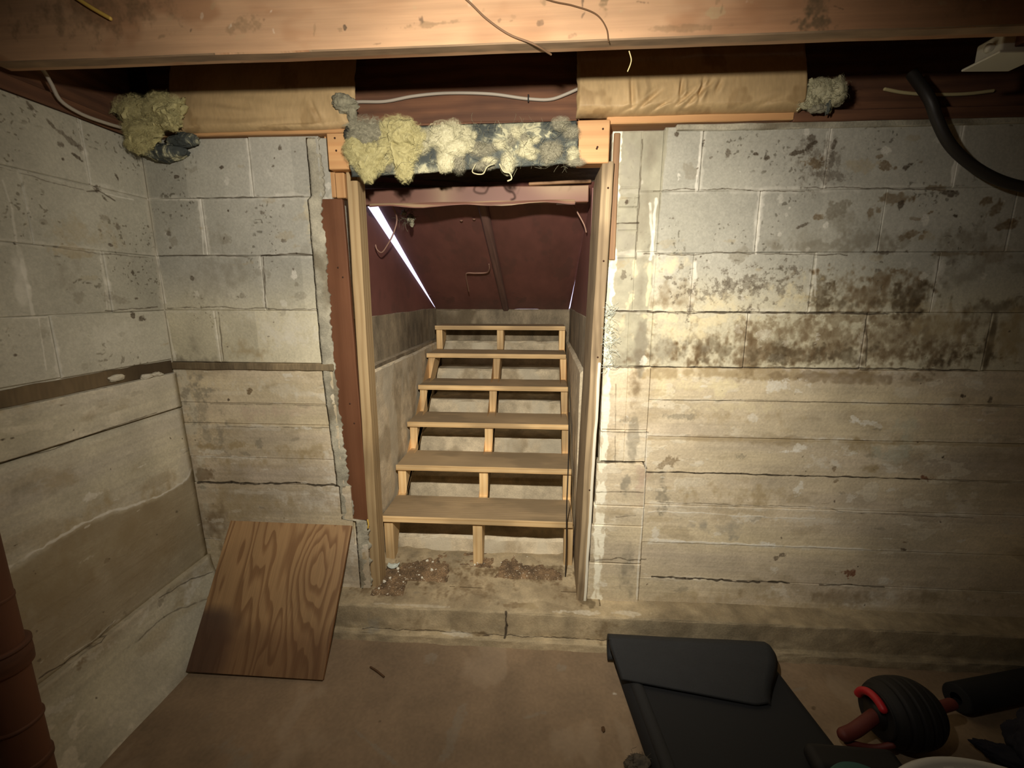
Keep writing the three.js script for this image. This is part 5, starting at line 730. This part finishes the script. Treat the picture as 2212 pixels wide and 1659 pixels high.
{
  const A = [1.18, 1.765, 0.03], t = thing('insulation_batt', 'black-faced insulation batt with torn wool hanging over the stair opening', 'insulation', A), o = (g) => g.translate(-A[0], -A[1], -A[2]);
  part('black_facing', o(sheet(120, 26, (u, v) => { const bot = mix(1.772, 1.805, u) + 0.006 * (fbm(u * 14, 3, 540, 3) - 0.5), top = mix(1.938, 1.944, u), x = mix(0.800, mix(1.583, 1.568, v), u) + 0.012 * (fbm(v * 5, 9, 541, 3) - 0.5), y = mix(bot, top, v); return [x, y, 0.038 + 0.020 * Math.sin(v * 3.0 + 0.2) + 0.016 * (fbm(x * 9, y * 9, 543, 4) - 0.5) - 0.02 * v]; }, 0.018, [0.94, 0.8])), M.membrane, t);
  part('black_flap', o(lump(0.806, 1.914, 0.036, 0.026, 0.030, 0.012, 545, 0.35, 10)), M.foamDark, t, 'crumpled black flap at the left end');
  const tear = (m, A_, B_, C_, D_, z, amp, s) => part('wool', flap(A_, B_, C_, D_, z, amp, s, A), m, t);
  tear(M.greyWool, [0.815, 1.872], [0.935, 1.862], [0.945, 1.936], [0.825, 1.938], 0.052, 0.012, 600); tear(M.yellowWool, [0.846, 1.770], [0.884, 1.774], [0.945, 1.868], [0.800, 1.876], 0.064, 0.014, 601); tear(M.yellowWool, [0.955, 1.802], [1.004, 1.776], [1.036, 1.925], [0.930, 1.938], 0.062, 0.015, 602); tear(M.yellowWool, [0.935, 1.868], [1.030, 1.862], [1.028, 1.945], [0.940, 1.942], 0.070, 0.014, 603);
  tear(M.paleWool, [1.116, 1.784], [1.148, 1.788], [1.175, 1.910], [1.095, 1.922], 0.058, 0.012, 604);
  for (const a of [[M.yellowWool, 0.975, 1.905, 0.055, 0.042, 0.02, 550], [M.yellowWool, 1.005, 1.890, 0.040, 0.036, 0.02, 571], [M.yellowWool, 0.985, 1.845, 0.052, 0.034, 0.02, 552], [M.yellowWool, 0.990, 1.800, 0.026, 0.036, 0.014, 553], [M.yellowWool, 0.832, 1.856, 0.042, 0.032, 0.02, 555], [M.yellowWool, 0.868, 1.826, 0.052, 0.042, 0.02, 573], [M.yellowWool, 0.862, 1.784, 0.026, 0.030, 0.016, 557], [M.greyWool, 0.865, 1.908, 0.056, 0.036, 0.016, 558], [M.paleWool, 1.132, 1.892, 0.042, 0.034, 0.018, 560], [M.paleWool, 1.165, 1.856, 0.044, 0.022, 0.014, 561], [M.paleWool, 1.132, 1.812, 0.024, 0.030, 0.014, 562]]) part('wool', o(wisp(a[1], a[2], 0.064, a[3], a[4], a[5], a[6], 3)), wispMat(a[0], a[6] % 3), t);
  seed(611);
  for (let i = 0; i < 46; i++) { seed(3000 + i * 7); const x = rr(0.92, 1.57), y = rr(1.795, 1.925), m = rnd() < 0.55 ? M.paleWool : M.greyWool, s = rr(0.6, 1); part('wool', o(wisp(x, y, 0.057, rr(0.014, 0.040) * s, rr(0.012, 0.034) * s, 0.010, 612 + i, 2)), wispMat(m, 3 + (i % 3)), t); }
  part('fibre', o(fibres(420, 570, () => [rr(0.83, 1.56), rr(1.785, 1.925), rr(0.056, 0.066)], 0.026, 0.00035)), M.paleWool, t).userData.kind = 'stuff';
  part('fibre', o(mergeGeometries([tube([[1.235, 1.80, 0.07], [1.225, 1.775, 0.075], [1.26, 1.768, 0.078], [1.275, 1.79, 0.075], [1.30, 1.80, 0.075]], 0.002, 40, 6), tube([[1.315, 1.80, 0.07], [1.33, 1.775, 0.075], [1.35, 1.768, 0.078], [1.356, 1.752, 0.075], [1.342, 1.746, 0.07]], 0.0025, 40, 6)])), M.paleWool, t, 'curled strand hanging from the lower edge');
}

// ------------------------------------------------------------------ cables and fittings under the floor
{
  const P = [[0.70, 2.045, -0.066], [0.792, 2.051, -0.066], [0.893, 2.050, -0.066], [0.994, 2.064, -0.066], [1.110, 2.071, -0.066], [1.274, 2.064, -0.066], [1.407, 2.045, -0.066], [1.484, 2.042, -0.066], [1.539, 2.057, -0.064], [1.60, 2.080, -0.060]], t = thing('electric_cable', 'grey sheathed cable stapled along the rim joist above the doorway', 'cable', [1.15, 2.04, -0.066]);
  part('sheath', tube(P, 0.0055, 80, 8).translate(-1.15, -2.04, 0.066), M.greyCable, t); part('staple', moved(box(0.005, 0.024, 0.014), 1.405 - 1.15, 0.006, 0), M.blackPlastic, t);
}
solo('electric_cable', tube([[0.02, 2.015, 0.95], [0.03, 2.013, 0.50], [0.03, 2.014, 0.40], [0.03, 2.008, 0.335], [0.032, 1.976, 0.315], [0.032, 1.940, 0.298], [0.030, 1.924, 0.242], [0.030, 1.925, 0.15], [0.028, 1.93, 0.10]], 0.0055, 80, 8), M.greyCable, 'grey cable drooping along the top of the left wall into the torn wool', 'cable');
solo('thin_wire', tube([[1.20, 2.12, 0.451], [1.278, 2.062, 0.4505], [1.321, 2.024, 0.4505], [1.377, 1.988, 0.4505], [1.432, 1.968, 0.449], [1.478, 1.9655, 0.40]], 0.0024, 50, 6), M.thinWire, 'thin brown wire slanting down the face of the big joist', 'wire');
solo('thin_wire', tube([[1.42, 2.075, 0.4505], [1.480, 2.054, 0.4505], [1.529, 2.043, 0.4505], [1.584, 2.022, 0.4505], [1.607, 1.993, 0.4505], [1.613, 1.965, 0.450]], 0.0016, 50, 6), M.twig, 'dark loose string curving over the face of the big joist', 'string');
solo('yellow_cable', capped([[0.20, 2.165, 0.458], [0.296, 2.099, 0.454], [0.330, 2.078, 0.454], [0.368, 2.057, 0.452]], 0.0048, 30, 8), M.yellowCable, 'cut end of a yellow cable at the left end of the big joist', 'cable');
solo('twine', tube([[1.672, 1.972, 0.39], [1.678, 1.952, 0.392], [1.676, 1.94, 0.394], [1.670, 1.925, 0.393]], 0.0014, 20, 6), M.paleTwine, 'short pale twine hanging beneath the big joist', 'string');
solo('electric_cable', capped([[2.590, 2.044, -0.066], [2.650, 2.033, -0.068], [2.738, 2.025, -0.068], [2.852, 2.024, -0.068], [2.928, 2.030, -0.066]], 0.0055, 40, 8), M.paleTwine, 'pale cable running along the dark rim joist at the right', 'cable');
solo('black_conduit', tube([[2.60, 2.05, 0.03], [2.632, 1.956, 0.078], [2.662, 1.898, 0.08], [2.708, 1.832, 0.08], [2.771, 1.778, 0.08], [2.861, 1.729, 0.08], [2.950, 1.703, 0.08], [3.10, 1.69, 0.08], [3.30, 1.70, 0.05]], 0.0155, 80, 12), M.blackCable, 'thick black cable sagging across the upper right of the block wall', 'cable');
{
  const A = [2.635, 1.958, 0.300], t = thing('junction_box', 'white plastic junction box on the underside of the floor joist', 'junction box', A);
  part('cover', moved(box(0.125, 0.006, 0.10, 0.0025), 0.0, 0.003, 0).rotateY(0.05), M.box, t); part('box_body', moved(box(0.10, 0.05, 0.075, 0.006), 0.006, 0.031, 0), M.box, t); part('knockout', moved(lathe([[0.009, 0], [0.010, 0.012], [0.0, 0.014]], 16).rotateZ(Math.PI / 2), -0.044, 0.03, 0.01), M.box, t.children[1]);
  part('mounting_bar', moved(box(0.03, 0.03, 0.12, 0.003), 0.0, 0.033, 0.05), M.oldBeam, t);
}
solo('black_wire', tube([[1.579, 0.900, -0.125], [1.581, 0.683, -0.120], [1.579, 0.474, -0.122], [1.582, 0.300, -0.118], [1.581, 0.150, -0.12]], 0.0026, 40, 6), M.blackCable, 'thin black wire hanging down the right side of the stair', 'wire');

{ const o = solo('cobweb', fibres(150, 790, () => [rr(1.694, 1.716), rr(1.10, 1.34), rr(-0.004, 0.022)], 0.03, 0.0005), M.paper, 'grey dusty cobweb in the gap beside the grey plank upright', 'cobweb'); o.userData.kind = 'stuff'; }

// ------------------------------------------------------------------ things on the floor
{
  const L = 0.537, W_ = 0.517, A = [0.433, 0, 0.335], t = thing('plywood_sheet', 'brown grained plywood offcut leaning against the wall left of the opening', 'plywood', A);
  const g = new RoundedBoxGeometry(W_, L, 0.012, 2, 0.0012), p = g.attributes.position, uv = g.attributes.uv; for (let i = 0; i < p.count; i++) uv.setXY(i, (p.getX(i) + W_ / 2) / 0.54, (p.getY(i) + L / 2) / 0.54);
  g.translate(0, L / 2, 0.006); const s = part('panel', g, M.plywood, t);
  const e = boxUV(moved(new THREE.BoxGeometry(0.0012, L - 0.004, 0.011), W_ / 2 + 0.0002, L / 2, 0.006), 1, 9); part('ply_edge', e, M.plyEdge, t);
  t.rotation.set(-0.632, 0.012, -0.012, 'YXZ'); t.position.set(0.433, 0.006, 0.335);
}
{
  const A = [0.155, 0, 0.815], t = thing('drain_pipe', 'rust-brown cast iron drain pipe standing at the lower left', 'pipe', A), R = 0.047;
  part('pipe_shaft', lathe([[R, 0], [R, 2.14]], 48), M.pipe, t);
  for (const [y, h, r] of [[0.475, 0.058, 0.0565], [0.655, 0.012, 0.049], [0.315, 0.012, 0.051], [0.19, 0.02, 0.051]]) part(h > 0.03 ? 'coupling' : 'ridge', moved(lathe([[R - 0.001, 0], [r, 0.003], [r + (h > 0.03 ? 0.001 : 0), h * 0.5], [r, h - 0.003], [R - 0.001, h]], 48), 0, y, 0), M.pipe, t);
  part('coupling_rim', moved(lathe([[R, 0], [0.0585, 0.001], [0.0585, 0.008], [R, 0.011]], 48), 0, 0.528, 0), M.pipe, t.children.find((c) => c.name === 'coupling'));
}
{ // folded gym mat
  const A = [2.07, 0, 0.62], t = thing('exercise_mat', 'black folded exercise mat lying on the floor in front of the right wall', 'exercise mat', A), o = (g) => g.translate(-A[0], -A[1], -A[2]);
  const edgeX = (z) => [mix(1.752, 1.80, clamp((z - 0.2) / 0.4)), mix(2.345, 2.395, clamp((z - 0.2) / 0.4))];
  part('lower_panel', o(sheet(40, 40, (u, v) => { const z = mix(1.10, 0.185, v), [a, b] = edgeX(z), x = mix(a, b, u), e = Math.min(u, 1 - u) / 0.05, rim = sst(0, 1, e); return [x, 0.010 + 0.034 * Math.sqrt(clamp(e)) + 0.004 * (fbm(x * 4, z * 4, 610, 3) - 0.5), z]; }, 0.012)), M.foamDark, t);
  part('border', o(sheet(8, 40, (u, v) => { const z = mix(1.10, 0.21, v), [a] = edgeX(z), x = a + 0.022 + 0.046 * u; return [x, 0.038 + 0.016 * Math.sin(u * Math.PI) ** 0.5, z]; }, 0.006)), M.foam, t, 'raised dark grey border of the mat');
  part('top_flap', o(sheet(44, 40, (u, v) => {
    const s = v, near = mix(0.315, 0.395, u) - 0.02 * sst(0.85, 1, u), xa = mix(1.756, 1.728, clamp(s * 1.6)), xb = mix(2.245, 2.325, sst(0, 0.75, s)), x = mix(xa, xb, u) - 0.0 * s, r = sst(0.95, 1, u);
    let y, z; const k = 0.78; if (s < k) { const q = s / k; z = mix(near, 0.200, q); y = 0.056 + 0.072 * Math.pow(q, 0.85) - 0.03 * r * r; } else { const q = ((s - k) / (1 - k)) * 2.9; z = 0.200 - 0.050 * Math.sin(q); y = 0.128 - 0.058 * (1 - Math.cos(q)) - 0.03 * r * r * Math.cos(q); }
    return [x, y + 0.005 * (fbm(x * 5, s * 3, 620, 3) - 0.5), z];
  }, 0.020)), M.foam, t, 'folded-over dark grey end of the mat');
}
{ // ab wheel
  const A = [2.60, 0, 0.42], t = thing('ab_wheel', 'black ribbed ab roller wheel with red handle grips', 'ab roller', A), ax = 0.10;
  const g = new THREE.Group(); const R = 0.098, prof = []; for (let i = 0; i <= 40; i++) { const q = i / 40 - 0.5; prof.push([R - 0.030 * Math.pow(Math.abs(q) * 2, 2.6) - (i % 7 === 3 ? 0.006 : 0), q * 0.17]); } prof.unshift([0.040, -0.085]); prof.push([0.040, 0.085]);
  const rot = (q) => q.rotateZ(Math.PI / 2).rotateY(ax).translate(0.0, 0.098, 0);
  part('wheel', rot(lathe(prof, 64)), M.rubber, t); 
  part('hub', rot(lathe([[0.0, -0.089], [0.045, -0.087], [0.045, 0.087], [0, 0.089]], 40)), M.blackPlastic, t);
  const L = (q) => { const p = V(q[0], q[1], q[2]).applyAxisAngle(V(0, 1, 0), ax); return [p.x, p.y + 0.098, p.z]; };
  const arc = []; for (let i = 0; i <= 12; i++) { const a = -0.35 + (i / 12) * 1.9; arc.push(L([-0.096, 0.058 * Math.sin(a + 0.6), -0.058 * Math.cos(a + 0.6) + 0.0])); }
  part('trim_ring', capped(arc, 0.012, 40, 10), M.red, t.children[0], 'bright red curved trim on the wheel');
  part('handle', capped([L([-0.085, -0.01, 0]), L([-0.13, -0.028, 0.012]), L([-0.165, -0.042, 0.02]), L([-0.195, -0.050, 0.024])], 0.020, 24, 14), M.redDark, t, 'dull red handle grip');
  part('handle_rib', capped([L([-0.188, -0.072, 0.03]), L([-0.12, -0.070, 0.05]), L([-0.075, -0.05, 0.06])], 0.009, 24, 10), M.redDark, t);
  part('handle', capped([L([0.085, 0.0, 0]), L([0.13, 0.01, -0.004]), L([0.165, 0.016, -0.008])], 0.017, 20, 14), M.redDark, t, 'dull red handle grip');
}
solo('foam_roller', (() => { const g = lathe([[0.018, 0], [0.040, 0.001], [0.046, 0.006], [0.046, 0.51], [0.040, 0.516], [0.018, 0.517]], 40); g.rotateZ(-Math.PI / 2 - 0.01).rotateY(0.26).translate(2.865, 0.048, 0.305); return g; })(), M.foamDark, 'long black foam roller lying beside the ab roller at the right', 'foam roller');
solo('foam_pad', (() => { const g = new RoundedBoxGeometry(0.25, 0.05, 0.09, 6, 0.024); g.rotateY(-0.02).translate(2.365, 0.072, 0.575); return g; })(), M.rubber, 'black rounded foam pad lying across the corner of the mat', 'foam pad');
{
  const A = [2.60, 0, 0.945], t = thing('plastic_tub', 'pale grey round plastic tub with a wide ribbed lid at the bottom of the picture', 'tub', A), R = 0.36, y = 0.104;
  part('body', lathe([[0, 0], [0.17, 0], [0.18, 0.006], [0.20, 0.104], [0.196, 0.104], [0.176, 0.008], [0, 0.006]], 64), M.whitePlastic, t);
  const lid = part('lid', lathe([[0, y + 0.008], [R - 0.10, y + 0.008], [R - 0.075, y + 0.022], [R - 0.030, y + 0.024], [R - 0.022, y + 0.034], [R - 0.008, y + 0.036], [R, y + 0.028], [R, y + 0.004], [R - 0.006, y], [R - 0.012, y + 0.012], [R - 0.03, y + 0.016], [R - 0.08, y + 0.010], [R - 0.11, y], [0, y]], 96), M.whitePlastic, t);
  for (const a of [-1.66, -1.50, -1.34, -1.85]) part('rib', moved(box(0.03, 0.008, 0.05, 0.003).rotateY(-a - 1.57), Math.cos(a) * (R - 0.045), y + 0.024, Math.sin(a) * (R - 0.045)), M.whitePlastic, lid);
}
solo('teal_disc', lathe([[0, 0], [0.085, 0], [0.095, 0.006], [0.097, 0.018], [0.088, 0.028], [0, 0.030]], 48).translate(2.335, 0.073, 0.680), M.teal, 'teal plastic plate lying on the black foam pad', 'plate');
{
  const A = [2.90, 0, 0.52], t = thing('cloth_bundle', 'dark navy crumpled cloth bundle at the lower right', 'cloth', A);
  part('cloth', moved(lump(0, 0, 0, 0.10, 0.10, 0.13, 710, 0.45, 16), 0.06, 0.085, 0.02), M.navy, t); part('fold', moved(lump(0, 0, 0, 0.075, 0.030, 0.035, 711, 0.4, 12).rotateY(-0.8), -0.045, 0.035, -0.02), M.navy, t);
}
{ const t = thing('grey_rag', 'small fuzzy grey rag on the floor beside the mat', 'rag', [1.760, 0, 0.58]); part('cloth', moved(lump(0, 0, 0, 0.036, 0.028, 0.034, 720, 0.6, 12), 0, 0.024, 0), M.rag, t); part('fibre', fibres(60, 721, () => [rr(-0.03, 0.03), rr(0.02, 0.05), rr(-0.03, 0.03)], 0.02, 0.0006), M.rag, t).userData.kind = 'stuff'; }

// ------------------------------------------------------------------ litter
solo('paper_scrap', sheet(10, 8, (u, v) => [0.775 + u * 0.05, 0.158 + 0.012 * (fbm(u * 3, v * 3, 731, 3)), -0.125 - v * 0.032 + 0.014 * Math.sin(u * 3.1)], 0.004), M.paper, 'crumpled white paper scrap on the threshold by the left post', 'paper scrap');
{ const t = thing('plaster_flakes', 'heap of white plaster flakes on the threshold near the right post', 'plaster', [1.502, 0.146, -0.15]); seed(740); for (let i = 0; i < 6; i++) part('flake', lump(rr(-0.026, 0.026), rr(0, 0.006), rr(-0.018, 0.018), rr(0.008, 0.016), 0.005, rr(0.005, 0.009), 741 + i, 0.7, 4), M.plaster, t); }
const CH = 'small white plaster chip in the dirt of the threshold', chip0 = solo('plaster_chip', lump(0.924, 0.149, -0.175, 0.006, 0.005, 0.005, 750, 0.6, 3), M.plaster, CH, 'plaster chip', 'plaster chips on the threshold');
seed(760);
for (const [x, z, k] of [[0.973, -0.178, 1], [0.984, -0.116, 1.2], [0.953, -0.064, 0.8], [1.181, -0.189, 1.2], [1.411, -0.245, 1], [0.768 + 0.06, -0.118, 1.1], [0.80, -0.02, 1.2], [0.935, -0.079, 0.8], [0.815, -0.05, 0.9], [0.90, -0.19, 0.8], [0.872, -0.13, 0.6], [0.944, -0.185, 1.1], [0.835, -0.10, 0.7], [1.00, -0.125, 0.7], [1.17, -0.175, 0.8], [1.29, -0.20, 0.6], [1.44, -0.22, 0.6], [0.85, -0.075, 0.6], [0.79, 0.02, 0.7], [0.88, -0.03, 0.6], [1.55, -0.18, 0.7]]) {
  const c = chip0.clone(); c.name = numbered('plaster_chip'); c.position.set(x, 0.150 + 0.002 * k, z); c.rotation.y = rr(0, 6); c.scale.setScalar(k * 1.1); scene.add(c);
}
{
  const soil = (x0, x1, z0, z1, h, s) => floorwise(sheet(50, 30, (u, v) => { const x = mix(x0, x1, u), z = mix(z0, z1, v), e = Math.min(u, 1 - u, v * 1.4 + 0.0) * 2; return [x, 0.141 + 0.026 * (sst(0, 0.5, e) - 0.35) * h + 0.016 * (fbm(x * 20, z * 20, s, 5) - 0.5) + 0.007 * (vn(x * 90, z * 90, s + 4) - 0.5), z]; }, 0.02), 2);
  const o = solo('loose_soil', mergeGeometries([soil(0.79, 1.10, -0.03, -0.28, 1, 780), soil(1.22, 1.62, -0.08, -0.30, 1, 784), soil(0.74, 0.92, 0.06, -0.12, 0.8, 788), soil(1.05, 1.3, -0.14, -0.30, 0.8, 792)]), M.soil, 'dark loose soil and grit gathered in front of the lowest stair', 'soil'); o.userData.kind = 'stuff';
}
solo('twig', tube([[0.838, 0.004, 0.267], [0.868, 0.007, 0.285], [0.906, 0.004, 0.308]], 0.0035, 12, 6), M.twig, 'short brown twig on the floor right of the plywood', 'twig');
solo('dirt_crumb', lump(1.678, 0.004, 0.457, 0.006, 0.004, 0.010, 770, 0.5, 4), M.twig, 'small dark crumb of dirt on the floor left of the mat', 'dirt');
solo('pale_peg', capped([[0.757, 0.428, 0.012], [0.760, 0.445, 0.012], [0.757, 0.462, 0.010]], 0.0035, 10, 8), M.yellowCable, 'tiny pale wood splinter at the foot of the casing board', 'splinter');

renderer.render(scene, camera);
